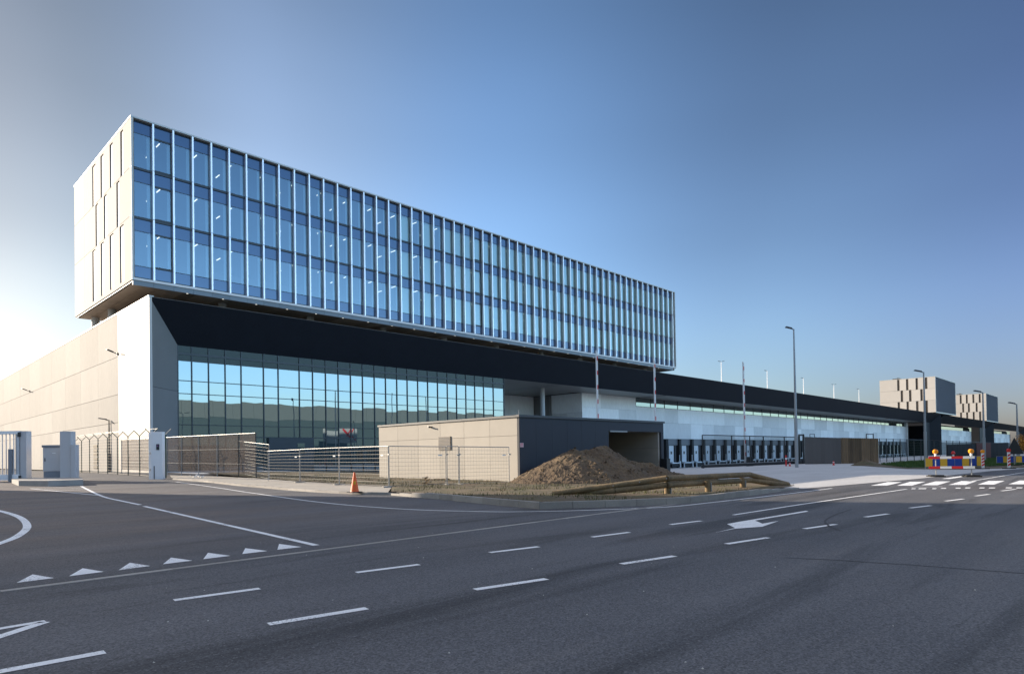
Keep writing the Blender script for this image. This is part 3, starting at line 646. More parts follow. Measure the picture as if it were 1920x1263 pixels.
# ---- farther halls with their own boxes
def far_hall(xs0, xs1, bx0, bx1, by0, by1, bz0, label, wx):
    t = thing('warehouse_hall', label, 'building', (xs0, 0, 0))
    f = MB(); f.poly([(xs0, 0, HR), (xs1, 0, HR), (xs1-YB, YB, ZB), (xs0+.5, YB, ZB)]); f.poly([(xs0, 0, HR), (xs1, 0, HR), (xs1, 22, HR), (xs0, 22, HR)]); f.poly([(xs1, 0, -2.4), (xs1-YB, YB, -2.4), (xs1-YB, YB, ZB), (xs1, 0, HR)]); f.poly([(xs0, 0, HR), (xs0, 22, HR), (xs0+.5, 22, -2.4), (xs0+.5, YB, -2.4), (xs0+.5, YB, ZB)])
    f.box(xs1-24, xs1-YB, YB, YB+.2, -2.4, ZB)
    f.build('black_fascia', M['black_clad'], t)
    f = MB(); x = xs0+.8
    while x < xs1-26: 
        for z0, z1 in ((4.6, 8.0), (8.03, 11.2)): f.box(x, x+5.8, 8, 8.2, z0, z1)
        x += 5.84
    f.build('dock_wall', M['conc_grey'], t)
    f = MB(); f.box(xs0+.8, xs1-24, 8.0, 8.18, 11.22, ZB); f.build('strip_window', M['glass_strip'], t)
    f = MB(); f.box(xs0+.8, xs1-24, 7.9, 8.18, -2.4, 4.58); f.build('dock_base', M['dock_grey'], t)
    # office box: pale gable with staggered windows, plain blue-grey front
    f = MB(); f.box(bx0+.4, bx1, by0+.3, by1, bz0, 34); f.build('office_box', M['dark_front'], t)
    H3 = [bz0, bz0+(34-bz0)*.345, bz0+(34-bz0)*.675, 34.0]; D = by1-by0
    f = MB(); rows_ = [(2, [.136, .30, .47, .63]), (1, [.22, .42, .57]), (0, [.136, .30, .47, .63])]
    wl_ = []
    for r, ws in rows_:
        cs = [0]
        for u in ws: cs += [by0+D*u-by0, by0+D*u-by0+.95]
        cs.append(D)
        for i in range(0, len(cs), 2): f.box(bx0, bx0+.3, by0+cs[i]+.02, by0+cs[i+1]-.02, H3[r]+.03, H3[r+1]-.03)
        wl_ += [(by0+D*u, by0+D*u+.95, H3[r]+.05, H3[r+1]-.05) for u in ws]
    f.build('gable_panels', M['box_white'], t)
    for a_, b_, c_, d_ in wl_:
        g = MB(); g.box(bx0+.26, bx0+.39, a_, b_, c_, d_); g.build('narrow_window', M['glass_side'], t)
    f = MB(); f.box(bx0-.05, bx1+.05, by0-.05, by1+.05, 34.0, 34.2); f.box(bx0+.05, bx0+.6, by0-.03, by0+.29, bz0, 33.99); f.box(bx0+.6, bx1, by0-.03, by0+.29, bz0-.2, bz0+.3); f.box(bx1-.4, bx1, by0-.03, by0+.29, bz0+.3, 33.99); f.build('box_edge_trim', M['trim'], t)
    f = MB(); x = bx0+1
    while x < bx1-1: f.box(x-.06, x+.06, by0, by0+.29, bz0+.3, 33.9); x += 1.8
    f.build('facade_fins', M['dark_front'], t)
    f = MB(); f.box(bx0+4, bx0+7, by0+D*.66, by0+D*.8, 34.2, 35.0); f.box(bx0+8, bx0+9, by0+D*.72, by0+D*.76, 34.2, 35.6); f.build('roof_equipment', M['roof'], t)
    f = MB()
    for k in range(4): f.tube((bx0+3+10.3*k, by0+4, HR), (bx0+3+10.3*k, by0+4, bz0), .42, n=10)
    f.build('roof_columns', M['column'], t)
    return t
M['dark_front'] = mat('blue_grey_front', (.20, .23, .27), .5, var=.03, scale=.1)
far_hall(340.6, 482, 325.5, 369.5, .2, 23.0, 17.85, 'nearer far hall with a white box of staggered narrow windows standing on its black roof', 0)
far_hall(490, 640, 460, 504, .5, 20.0, 17.5, 'farthest hall with a smaller looking white box partly behind the nearer white box', 0)

# ------------------------------------------------------------------ roof lamps and street lamps
def lamp_mesh(name, label, loc, h, head, group, cat='street lamp', double=False, rz=0, r=.09, m='galv_lamp'):
    t = thing(name, label, cat, loc, group, rz)
    f = MB(); f.tube((0, 0, 0), (0, 0, h*.35), r*1.25, r*1.2, 12); f.tube((0, 0, h*.35), (0, 0, h), r*.95, r*.55, 12); f.build('pole', M[m], t, local=True)
    f = MB(); f.tube((0, 0, h-.05), (-head*.35, 0, h+.05), .045, n=8); f.build('lamp_arm', M['dark_metal'], t, local=True)
    f = MB()
    for s_ in ((-1, 1) if double else (-1,)):
        f.add([(s_*head*.25, -.14, h+.02), (s_*head*.25, .14, h+.02), (s_*head, .17, h+.16), (s_*head, -.17, h+.16), (s_*head*.25, -.10, h+.13), (s_*head*.25, .10, h+.13), (s_*head*.95, .13, h+.26), (s_*head*.95, -.13, h+.26)], [(0,1,2,3),(4,5,6,7),(0,1,5,4),(1,2,6,5),(2,3,7,6),(3,0,4,7)])
    f.build('lamp_head', M['dark_metal'], t, local=True); return t
IMG = YAW-math.pi/2                               # heading of picture-right on the ground
for i, (px, yb, yt, lab) in enumerate([(1353, 715, 677.5, 'white lamp post on the black hall roof, nearest to the glass office box'), (1439, 728, 694.7, 'white roof lamp post between the box end and the tall grey street lamp'), (1507, 738, 708.4, 'white roof lamp post just right of the tall grey street lamp'), (1564, 748, 720.6, 'fourth white roof lamp post, midway to the far white boxes'), (1611, 754, 729, 'farthest and smallest white roof lamp post, left of the first far box')]):
    d = ray(px, yb); tt = (18-CY)/d.y; p = Vector((CX, CY, CZ))+d*tt; hp = hgt(p, px, yt)
    lamp_mesh('roof_lamp', lab, (p.x, p.y, HR-.05), hp-HR, .9, 'lamp posts along the roof', 'lamp post', double=(i in (0, 3)), rz=IMG, r=.13, m='white_paint')
for (px, yb, yt, lab, hd) in [(1494, 876, 616, 'tall grey street lamp beside the black sliding gate', .75), (1736, 868.5, 697, 'grey street lamp in front of the first far white box', .95), (1846, 865, 735, 'grey street lamp in front of the second far white box', .95), (1909, 862, 757, 'smallest grey street lamp at the right edge', .95)]:
    p = at(px, yb); lamp_mesh('street_lamp', lab, p, hgt(p, px, yt)-p.z, hd, 'grey street lamps along the yard', double=False, rz=IMG, r=.12)
p = at(205, 884); t = lamp_mesh('yard_lamp', 'short dark lamp post behind the angled fence at the pale wall', p, hgt(p, 205, 787)-p.z, 1.1, None, 'lamp post', rz=IMG, r=.10, m='dark_metal')

# ------------------------------------------------------------------ gatehouse
GX0, GX1, GY0, GY1, GH = 5.52, 20.2, -43.04, -29.75, 3.62
gh = thing('gatehouse', 'low flat gatehouse with a cream side and a dark front behind the soil mound', 'building', (GX0, GY0, 0))
mb = MB(); y = GY0+.14
cuts = [GY0+.14, GY0+2.3, GY0+4.5, GY0+6.7, GY0+8.9, GY0+11.1, GY1]
for a_, b_ in zip(cuts, cuts[1:]):
    mb.box(GX0, GX0+.15, a_+.008, b_-.008, -.1, 2.62); mb.box(GX0, GX0+.15, a_+.008, b_-.008, 2.635, GH)
mb.build('side_wall', M['gate_cream'] if 'gate_cream' in M else mat('cream_panels', (.40, .37, .32), .8, var=.05, scale=.8, island=.05), gh)
mb = MB(); mb.box(GX0+.15, GX0+.2, GY0+.2, GY1, -.1, GH); mb.box(GX0+.2, GX1, GY1-.2, GY1, -.3, GH); mb.box(GX0+.2, GX1-.2, GY0+8, GY0+8.2, -.3, GH); mb.build('core_wall', M['reveal'], gh)
mb = MB(); xcut = [GX0, GX0+1.36, GX0+2.72, GX0+4.08, GX0+5.44, GX0+6.8, GX0+8.18]
for a_, b_ in zip(xcut, xcut[1:]): mb.box(a_+.004, b_-.004, GY0, GY0+.13, -.1, GH)
mb.box(GX0+8.18, GX1, GY0, GY0+.13, 3.0, GH); mb.box(GX1-.32, GX1, GY0, GY0+.13, -.3, 2.995); mb.box(GX1-.15, GX1, GY0+.135, GY1-.2, -.3, GH)
mb.build('dark_front', M['dark_clad'], gh)
mb = MB()
for z0, z1 in ((-.3, .9), (.91, 1.9), (1.91, 2.99)): mb.box(GX1-.5, GX1-.33, GY0+.14, GY0+8, z0, z1)
mb.build('passage_wall', mat('passage_concrete', (.42, .38, .32), .85, var=.12, scale=.5, stretch=(1, 1, 3)), gh)
mb = MB(); mb.box(GX0+8.3, GX1-.5, GY0+.14, GY0+8, 2.99, 3.04); mb.build('passage_ceiling', M['soffit_grey'], gh)
mb = MB(); mb.box(GX0+8.0, GX0+8.18, GY0+.14, GY0+5, -.3, 2.99); mb.box(GX0+8.2, GX1-.5, GY0+3.0, GY0+3.15, -.3, 2.98) if False else None
for k in range(8): mb.box(GX0+8.2, GX0+8.35, GY0+.3+k*.62, GY0+.8+k*.62, -.2, 2.9)
mb.box(GX0+8.36, GX0+11.0, GY0+7.8, GY0+7.95, -.3, 2.98)
mb.build('passage_door', M['mullion'], gh)
mb = MB(); mb.box(GX0-.08, GX1+.08, GY0-.08, GY0+.16, GH, GH+.13); mb.box(GX0-.08, GX0+.2, GY0+.16, GY1+.05, GH, GH+.11); mb.box(GX1-.2, GX1+.08, GY0+.16, GY1+.05, GH, GH+.11); mb.box(GX0+.2, GX1-.2, GY1-.2, GY1+.05, GH, GH+.11); mb.build('roof_edge', M['roof'], gh)
mb = MB(); mb.box(GX0+.2, GX1-.2, GY0+.16, GY1-.2, GH-.05, GH); mb.build('roof', M['roof'], gh)
mb = MB(); mb.box(GX0-.05, GX0-.002, GY0+5.69, GY0+6.83, 1.93, 2.75); v_ = mb.build('vent', M['vent'] if 'vent' in M else mat('bronze_vent', (.15, .125, .10), .6), gh)
mb = MB()
for k in range(9): mb.bar((GX0-.06, GY0+5.72, 1.99+k*.086), (GX0-.06, GY0+6.80, 1.99+k*.086), .02, .03)
mb.build('louvre', M['roof'], v_)
mb = MB(); mb.box(GX0-.12, GX0-.002, GY0+7.5, GY0+7.62, 3.33, 3.42); mb.bar((GX0-.1, GY0+7.56, 3.36), (GX0-.26, GY0+7.56, 3.41), .13, .07); mb.build('wall_lamp', M['dark_metal'], gh)
mb = MB(); mb.tube((GX0+.03, GY0+.03, GH+.13), (GX0+.03, GY0+.03, GH+.38), .025, n=6); mb.build('rail_stub', M['galv'], gh)
mb = MB(); mb.box(GX0+.05, GX0+.32, GY0-.015, GY0-.002, 1.99, 2.22); sg = mb.build('notice_sign', mat('pale_pink_sign', (.75, .62, .64), .5), gh)
mb = MB()
for a_ in ((GX0+.08, GX0+.29, 2.16, 2.20), (GX0+.08, GX0+.29, 2.01, 2.03), (GX0+.08, GX0+.12, 2.06, 2.14), (GX0+.16, GX0+.20, 2.06, 2.14), (GX0+.24, GX0+.28, 2.06, 2.14)): mb.box(a_[0], a_[1], GY0-.018, GY0-.016, a_[2], a_[3])
mb.build('sign_print', M['red'], sg)
mb = MB(); mb.box(GX0+8.3, GX0+10.2, GY0-.03, GY0-.002, 2.93, 3.02); mb.build('passage_light', M['galv'], gh)
mb = MB(); mb.box(GX1-.45, GX1-.0, GY0-.5, GY0-.03, -.3, 1.15); mb.build('wall_column_box', M['dark_metal'], gh)

# ------------------------------------------------------------------ soil mound
sil = [(920, 914), (957.5, 895), (995, 870.6), (1040, 848), (1075.6, 838), (1087, 840.6), (1107.5, 840.6), (1119, 832), (1137.5, 834), (1158, 846), (1180.6, 860), (1220, 865), (1239, 873), (1261, 892)]
RA, RB = Vector((2.6, -43.8, 0)), Vector((15.0, -48.2, 0)); rd = (RB-RA).normalized(); rn = Vector((-rd.y, rd.x, 0))
prof = []
for px, py in sil:
    d = ray(px, py); o = Vector((CX, CY, CZ)); t_ = (RA-o).dot(rn)/d.dot(rn); p = o+d*t_; prof.append(((p-RA).dot(rd), max(0, p.z-.12)))
def ridge(s):
    if s <= prof[0][0] or s >= prof[-1][0]: return 0
    for (a_, za_), (b_, zb_) in zip(prof, prof[1:]):
        if a_ <= s <= b_: return za_+(zb_-za_)*(s-a_)/(b_-a_)
    return 0
pk = [(s, z) for (s, z), q in zip(prof, sil) if q[0] in (1075.6, 1119, 1220)]
def mound_h(x, y):
    q = Vector((x, y, 0))-RA; s = q.dot(rd); t_ = q.dot(rn)
    nz_ = mnoise.noise(Vector((x*.9, y*.9, 1)))*.22+mnoise.noise(Vector((x*2.3, y*2.3, 5)))*.10
    h = ridge(s)-.80*abs(t_)*(1+.12*nz_) if s > pk[0][0]-.1 else -9
    for k, (ps, pz) in enumerate(pk):
        sl_ = (.49, .58, .48)[k]
        dd = math.hypot((s-ps), t_*(.92 if t_ < 0 else 1.0)+ (.0))
        h = max(h, min(pz-sl_*dd, ridge(s)+.05 if t_ > -.3 and k else 9))
    rough = mnoise.noise(Vector((x*5, y*5, 2)))*.05+mnoise.noise(Vector((x*11, y*11, 7)))*.035+mnoise.noise(Vector((x*1.7, y*1.7, 12)))*.10
    return h+rough*cl((h+.3)/.6)
mb = MB(); NX, NY = 200, 150; xa, xb, ya_, yb_ = -1.5, 19.5, -55.0, -43.06
hh = {}
for j in range(NY+1):
    for i in range(NX+1):
        x = xa+(xb-xa)*i/NX; y = ya_+(yb_-ya_)*j/NY; h = mound_h(x, y); hh[i, j] = h; mb.v.append((x, y, .06+h if h > -.15 else -.09))
for j in range(NY):
    for i in range(NX):
        if max(hh[i, j], hh[i+1, j], hh[i, j+1], hh[i+1, j+1]) > -.15: mb.f.append((j*(NX+1)+i, j*(NX+1)+i+1, (j+1)*(NX+1)+i+1, (j+1)*(NX+1)+i))
mo = mb.build('soil_mound', M['mound'], smooth=False); setp(mo, 'big brown heap of excavated soil in front of the dark gatehouse', 'soil heap')
if sum(p.normal.z for p in mo.data.polygons) < 0: mo.data.flip_normals()
def heap(name, c, rx, ry, h, label, seed, m='mound'):
    mb = MB(); n = 40
    for j in range(n+1):
        for i in range(n+1):
            u = i/n*2-1; v = j/n*2-1; x = c.x+u*rx; y = c.y+v*ry; r = math.hypot(u, v)
            z = h*max(0, 1-r**1.3)*(1+.5*mnoise.noise(Vector((x*1.3, y*1.3, seed))))+.04*mnoise.noise(Vector((x*6, y*6, seed)))-.03
            mb.v.append((x, y, c.z+max(z, -.1)))
    mb.f = [(j*(n+1)+i, j*(n+1)+i+1, (j+1)*(n+1)+i+1, (j+1)*(n+1)+i) for j in range(n) for i in range(n)]
    o = mb.build(name, M[m]); setp(o, label, 'soil heap')
    if sum(p.normal.z for p in o.data.polygons) < 0: o.data.flip_normals()
heap('soil_heap', at(1625, 872), 2.8, 1.3, .55, 'small dark soil heap at the foot of the brown corrugated fence', 3, 'dirt')
heap('soil_heap', at(845, 902), 1.8, 1.5, .38, 'low earth bank behind the wire panels beside the cream gatehouse wall', 8)
# clods and tufts (uncountable)
mb = MB()
for k in range(1500):
    x = random.uniform(-1, 17); y = random.uniform(-54, -43.2); h = mound_h(x, y)
    if h < .05: continue
    s_ = random.choice([.03, .04, .05, .07, .10]); c = Vector((x, y, .06+h+s_*.2)); pts = [c+Vector((random.uniform(-1, 1), random.uniform(-1, 1), random.uniform(-.7, .9)))*s_ for _ in range(6)]
    mb.add(pts, [(0, 1, 2), (0, 2, 3), (0, 3, 4), (0, 4, 1), (5, 2, 1), (5, 3, 2), (5, 4, 3), (5, 1, 4)])
o = mb.build('soil_clods', M['mound']); setp(o, 'loose clods of soil scattered over the big mound', 'clods', kind='stuff')
def blades(name, region, n, hmin, hmax, label, m):
    mb = MB()
    for k in range(n):
        x, y, z = region()
        a_ = random.uniform(0, 6.28); h = random.uniform(hmin, hmax); wd = h*.12; lx = random.uniform(-.5, .5)*h; ly = random.uniform(-.5, .5)*h
        mb.add([(x-wd*math.cos(a_), y-wd*math.sin(a_), z), (x+wd*math.cos(a_), y+wd*math.sin(a_), z), (x+lx, y+ly, z+h)], [(0, 1, 2)])
    o = mb.build(name, m); setp(o, label, 'grass', kind='stuff')
def inpoly(x, y, poly):
    c = False; n = len(poly)
    for i in range(n):
        a_, b_ = poly[i], poly[i-1]
        if (a_[1] > y) != (b_[1] > y) and x < (b_[0]-a_[0])*(y-a_[1])/(b_[1]-a_[1])+a_[0]: c = not c
    return c
vpoly = [tuple(v)[:2] for v in kin]+[(14, -49), (17, -46), (5.4, -43.2), (5.4, -30), (4, -20), (1.4, -18)]+[tuple(v)[:2] for v in reversed(wb[:4])]
def reg_verge():
    while True:
        x = random.uniform(-6, 15); y = random.uniform(-57.5, -20)
        if inpoly(x, y, vpoly) and mnoise.noise(Vector((x*.55, y*.55, 4))) > random.uniform(-.15, .35) and mound_h(x, y) < .1: return x, y, gz(x, y)+.12
blades('verge_grass', reg_verge, 6000, .05, .16, 'thin grass tufts growing in the bare soil of the verge', mat('dry_grass', (.085, .088, .03), .9, var=.35, scale=1.5))

# ------------------------------------------------------------------ log guard rail
lr = thing('log_guardrail', 'weathered round timber guard rail on short posts along the kerb', 'guard rail', at(1327, 928))
pA, pB, pC = at(1251, 933), at(1327, 927.5), at(1392, 920)
ptop = [Vector((p.x, p.y, 0)) for p in (pA, pB, pC)]
def zat(p, px, py): return hgt(p, px, py)
endL = at(1036, 934); endR = at(1478, 915)
zt = [zat(pA, 1251, 896), zat(pB, 1327, 894), zat(pC, 1392, 890.5)]
cdir = Vector((CX-pB.x, CY-pB.y, 0)).normalized()*.16
tc_ = [ptop[i]+cdir+Vector((0, 0, zt[i])) for i in range(3)]
Cx = at(1405, 918); cpt = Vector((Cx.x, Cx.y, 0))+cdir; zc = zat(Cx, 1405, 889)
eL = Vector((endL.x, endL.y, .16)); eR = Vector((endR.x, endR.y, .16))
mid = (eL*.46+tc_[0]*.54)
for k, dz in ((0, 0), (1, -.23)):
    ext = (Vector((.0, .0, 0)))
    a0 = eL+Vector((.5*k, -.28*k, .02)); m0 = mid+Vector((0, -.1*k, dz*.75)); 
    for q0, q1 in ((a0, m0), (m0, tc_[0]+Vector((0, 0, dz))), (tc_[0]+Vector((0, 0, dz)), cpt+Vector((0, 0, zc+dz))), (cpt+Vector((0, 0, zc+dz)), eR+Vector((-.35*k, 0, .0)))):
        mb = MB(); d = (q1-q0).normalized(); n = 9; ro = .105
        for j in range(n):
            u0, u1 = j/n, (j+1)/n; w0 = mnoise.noise(Vector((u0*4, q0.x, k)))*.012; w1 = mnoise.noise(Vector((u1*4, q0.x, k)))*.012
            mb.tube(q0+(q1-q0)*u0+d*.004*(j == 0), q0+(q1-q0)*u1-d*.004*(j == n-1), ro+w0, ro+w1, 14, cap=(j in (0, n-1)))
        mb.build('log_rail', M['log'], lr, smooth=False)
for p, z in zip((pA, pB, pC), zt):
    mb = MB(); mb.tube((p.x, p.y, 0), (p.x, p.y, z-.1), .095, n=14); mb.build('log_post', M['log'], lr)
    mb = MB(); s_ = rt.copy(); s_.z = 0; s_.normalize(); q = p+s_*.125; mb.bar((q.x, q.y, 0.02), (q.x, q.y, z-.2), .05, .05); mb.build('steel_post', M['galv'], lr)
for q in (mid, tc_[0], (mid+tc_[0])/2):
    mb = MB(); dd = Vector((CX, CY, CZ))-q; dd.normalize(); mb.tube(q+dd*.09, q+dd*.13, .025, n=8); mb.build('bolt', M['galv'], lr)
mb = MB()
for k in range(9):
    p = at(800+random.uniform(-9, 9), 911+random.uniform(-1.2, 1.2)); a_ = random.uniform(.2, 1.0); l_ = random.uniform(.3, .8)
    v = Vector((math.cos(a_), math.sin(a_), random.uniform(-.05, .35)))*l_*.5; c = Vector((p.x, p.y, .2+.03*k)); mb.bar(c-v, c+v, .11, .035)
setp(mb.build('plank_pile', M['log']), 'small pile of broken wooden planks on the verge beneath the wire panels', 'planks')
p = at(948, 903); mb = MB(); mb.bar((p.x, p.y, 0), (p.x+.03, p.y, hgt(p, 948, 888)), .09, .07); setp(mb.build('wooden_stake', M['log']), 'short wooden stake beside the left foot of the soil mound', 'stake')

# ------------------------------------------------------------------ temporary fence panels
def heras(a, b, za, zb_, label, low=.10, feet=True, bright='galv'):
    """panel from a to b; za, zb_: (bottom, top) heights at either end"""
    a = Vector((a.x, a.y, gz(a.x, a.y))); b = Vector((b.x, b.y, gz(b.x, b.y))); d = Vector((b.x-a.x, b.y-a.y, 0)); L_ = d.length; d.normalize()
    t = thing('fence_panel', label, 'fence panel', a, 'galvanised site fence panels')
    def pt(u, k): return Vector((d.x*L_*u, d.y*L_*u, (za[0]+(za[1]-za[0])*k)*(1-u)+(zb_[0]+(zb_[1]-zb_[0])*k)*u-a.z))
    f = MB(); r = .021
    f.tube(pt(0, -.02), pt(0, 1), r, n=8); f.tube(pt(1, -.02), pt(1, 1), r, n=8); f.tube(pt(0, 1), pt(1, 1), r, n=8); f.tube(pt(0, .03), pt(1, .03), r*.45, n=6)
    f.build('panel_frame', M[bright], t, local=True)
    f = MB(); n = 10
    for k in range(1, n): f.tube(pt(0, .03+.97*k/n), pt(1, .03+.97*k/n), .0065, n=4, cap=False)
    m = max(3, int(L_/.16))
    for k in range(1, m): f.tube(pt(k/m, .03), pt(k/m, 1), .0035, n=3, cap=False)
    f.build('wire_infill', M['wire'], t, local=True)
    if feet:
        q = Vector((-d.y, d.x, 0)); f = MB(); c = Vector((d.x*L_, d.y*L_, b.z-a.z+.10)); f.bar(c-q*.33, c+q*.33, .2, .13); f.build('foot_block', M['kerb'], t, local=True, bevel=.02)
        f = MB(); c = pt(1, .8); f.bar(c-d*.02, c+d*.13, .05, .06); f.build('coupler', M['galv'], t, local=True)
        f = MB(); c = pt(.86, .78); f.bar(c, c+d*.22, .006, .06); f.build('name_plate', M['white'], t, local=True)
    return t
M['wire'] = mat('dull_galvanised_wire', (.30, .30, .28), .5, metal=.4)
fb = {x: at(x, y) for x, y in ((503, 904), (563, 907.5), (637, 912), (730, 917), (838, 913), (860, 912), (955, 908))}
zz_ = lambda px, yt: (gz(fb[px].x, fb[px].y)+.10, hgt(fb[px], px, yt))
sh = (fb[563]-fb[503]).normalized()*.06
heras(fb[503], fb[563]-sh, zz_(503, 845), zz_(563, 842.5), 'site fence panel left of the narrowest gap, next to the tilted panel')
heras(fb[563], fb[637]-sh, zz_(563, 842), zz_(637, 839), 'site fence panel between two double posts, left of the orange cone')
heras(fb[637], fb[730]-sh, zz_(637, 839), zz_(730, 836), 'site fence panel standing right behind the orange cone')
heras(fb[730], fb[838]-sh, zz_(730, 836), zz_(838, 837), 'wide site fence panel in front of the cream wall, left of the vent')
heras(fb[838]+sh*.5, fb[860]+Vector((.02, .02, 0)), zz_(838, 836.5), zz_(860, 836.5), 'narrow overlapping site fence panel just below the gatehouse vent')
heras(fb[860]+sh*1.2, fb[955], zz_(860, 837), zz_(955, 838), 'rightmost site fence panel, ending beside the foot of the soil mound')
pa, pb = at(447, 896), at(505, 902.5)
heras(pa, pb, (hgt(pa, 447, 888), hgt(pa, 447, 826.5)), (hgt(pb, 505, 899), hgt(pb, 505, 833)), 'tilted site fence panel leaning by the brown screen fence', feet=False)

# brown privacy screen fence
sf = thing('screen_fence', 'tall wire fence hung with brown privacy netting beside the white gate post', 'fence', at(400, 895.5))
s0, s1 = at(228, 887), at(480, 898.5)
posts = []; tops_ = []
for u, px in ((0, 228), (.0, 313), (0, 340), (0, 372), (0, 407), (0, 447), (1, 480)):
    # post positions on the straight line s0-s1, found by bearing
    d = ray(px, 860); o = Vector((CX, CY, 0)); dv = Vector((d.x, d.y)); e = Vector((s1.x-s0.x, s1.y-s0.y)); den = dv.x*e.y-dv.y*e.x
    tt = ((s0.x-o.x)*e.y-(s0.y-o.y)*e.x)/den; p = Vector((o.x+dv.x*tt, o.y+dv.y*tt, 0)); p.z = gz(p.x, p.y); posts.append(p)
ftop = hgt(posts[-1], 480, 811.5); ft0 = hgt(posts[1], 313, 818.5)
for i, p in enumerate(posts):
    mb = MB(); zt_ = ft0+(ftop-ft0)*((p-posts[1]).length/(posts[-1]-posts[1]).length if i else -.2)
    mb.tube((p.x, p.y, p.z-.05), (p.x, p.y, zt_+.03), .045 if i in (0, 6) else .028, n=8); mb.build('fence_post', M['dark_metal' if i > 4 else 'galv'], sf); tops_.append(zt_)
mb = MB(); mb.tube((posts[0].x, posts[0].y, tops_[0]), (posts[-1].x, posts[-1].y, tops_[-1]), .028, n=8)
for k in (.33, .66): mb.tube((posts[0].x, posts[0].y, posts[0].z+(tops_[0]-posts[0].z)*k), (posts[-1].x, posts[-1].y, posts[-1].z+(tops_[-1]-posts[-1].z)*k), .012, n=6)
mb.build('fence_rail', M['galv'], sf)
mb = MB(); n = 24; e = posts[-1]-posts[0]; q = Vector((-e.y, e.x, 0)).normalized()*.04
mb.v = []; 
for k in range(n+1):
    u = k/n; p = posts[0]+e*u; z0 = gz(p.x, p.y)+.35; z1 = tops_[0]+(tops_[-1]-tops_[0])*u
    wv = q*(1+.3*math.sin(k*1.7)); mb.v += [(p.x+wv.x, p.y+wv.y, z0), (p.x+wv.x, p.y+wv.y, z1)]
mb.f = [(2*k, 2*k+2, 2*k+3, 2*k+1) for k in range(n)]
mb.build('privacy_netting', M['screen'], sf)

# angled-top security fence on the left
yf = thing('security_fence', 'dark green wire fence with forked barbed tops in front of the pale wall', 'fence', at(200, 887))
yp = []
for px, yb, yt in ((139, 884.2, 829), (153.2, 885.4, 826.5), (168.2, 886, 824), (184.2, 887, 822.5), (201.9, 888, 821), (220.5, 889, 820), (240.5, 890.8, 818.5), (262, 892, 817), (285, 894, 815)):
    p = at(px, yb); zt_ = hgt(p, px, yt); yp.append((p, zt_))
ed = (yp[-1][0]-yp[0][0]); ed.z = 0; ed.normalize(); sd2 = Vector((ed.y, -ed.x, 0))
ims = rt.copy(); ims.z = 0; ims.normalize()
armL = []; armR = []
for p, zt_ in yp:
    mb = MB(); mb.tube((p.x, p.y, p.z-.05), (p.x, p.y, zt_), .04, n=8); aw = .50
    l_ = Vector((p.x, p.y, zt_))-ims*aw+Vector((0, 0, .50)); r_ = Vector((p.x, p.y, zt_))+ims*aw+Vector((0, 0, .50)); armL.append(l_); armR.append(r_)
    mb.tube((p.x, p.y, zt_), l_, .03, n=6); mb.tube((p.x, p.y, zt_), r_, .03, n=6); mb.build('forked_post', M['green_metal'], yf)
mb = MB()
for i in range(len(yp)-1):
    (a_, za_), (b_, zb_) = yp[i], yp[i+1]
    for k in range(13):
        u = k/12; mb.tube((a_.x, a_.y, a_.z+.08+(za_-a_.z-.1)*u), (b_.x, b_.y, b_.z+.08+(zb_-b_.z-.1)*u), .012, n=4, cap=False)
    n_ = int((b_-a_).length/.25)
    for k in range(n_):
        u = k/n_; mb.tube((a_.x+(b_.x-a_.x)*u, a_.y+(b_.y-a_.y)*u, gz(a_.x, a_.y)+.05), (a_.x+(b_.x-a_.x)*u, a_.y+(b_.y-a_.y)*u, za_+(zb_-za_)*u-.03), .004, n=3, cap=False)
mb.build('wire_mesh', M['fence_pale'] if 'fence_pale' in M else mat('pale_wire', (.45, .42, .36), .5), yf)
mb = MB()
for arr in (armL, armR):
    for a_, b_ in zip(arr, arr[1:]): mb.tube(a_, b_, .008, n=3, cap=False)
mb.build('barbed_wire', M['green_metal'], yf)
# short return panel beside the gate post
rp = thing('gate_side_fence', 'narrow dark green slatted fence section right beside the white gate post', 'fence', at(309, 895))
p = at(311, 895.5); q = at(301, 896); zt_ = hgt(p, 311, 814)
mb = MB(); mb.tube((p.x, p.y, p.z), (p.x, p.y, zt_), .05, n=8); mb.build('fence_post', M['green_metal'], rp)
mb = MB()
for k in range(14): z = p.z+.1+(zt_-p.z-.15)*k/13; mb.tube((p.x, p.y, z), (q.x, q.y, z), .02, n=5)
mb.build('cross_wires', M['green_metal'], rp)
mb = MB()
pt_ = Vector((p.x, p.y, zt_))
for k in range(4): mb.tube(pt_+ims*(.12*k)+Vector((0, 0, .1*k)), pt_+ims*(.12*k-1.2)+Vector((0, 0, .1*k)), .012, n=4)
mb.tube(pt_, pt_+ims*.42+Vector((0, 0, .42)), .03, n=6); mb.tube(pt_-ims*1.0, pt_-ims*.7+Vector((0, 0, .40)), .03, n=6); mb.build('barbed_top', M['galv'], rp)

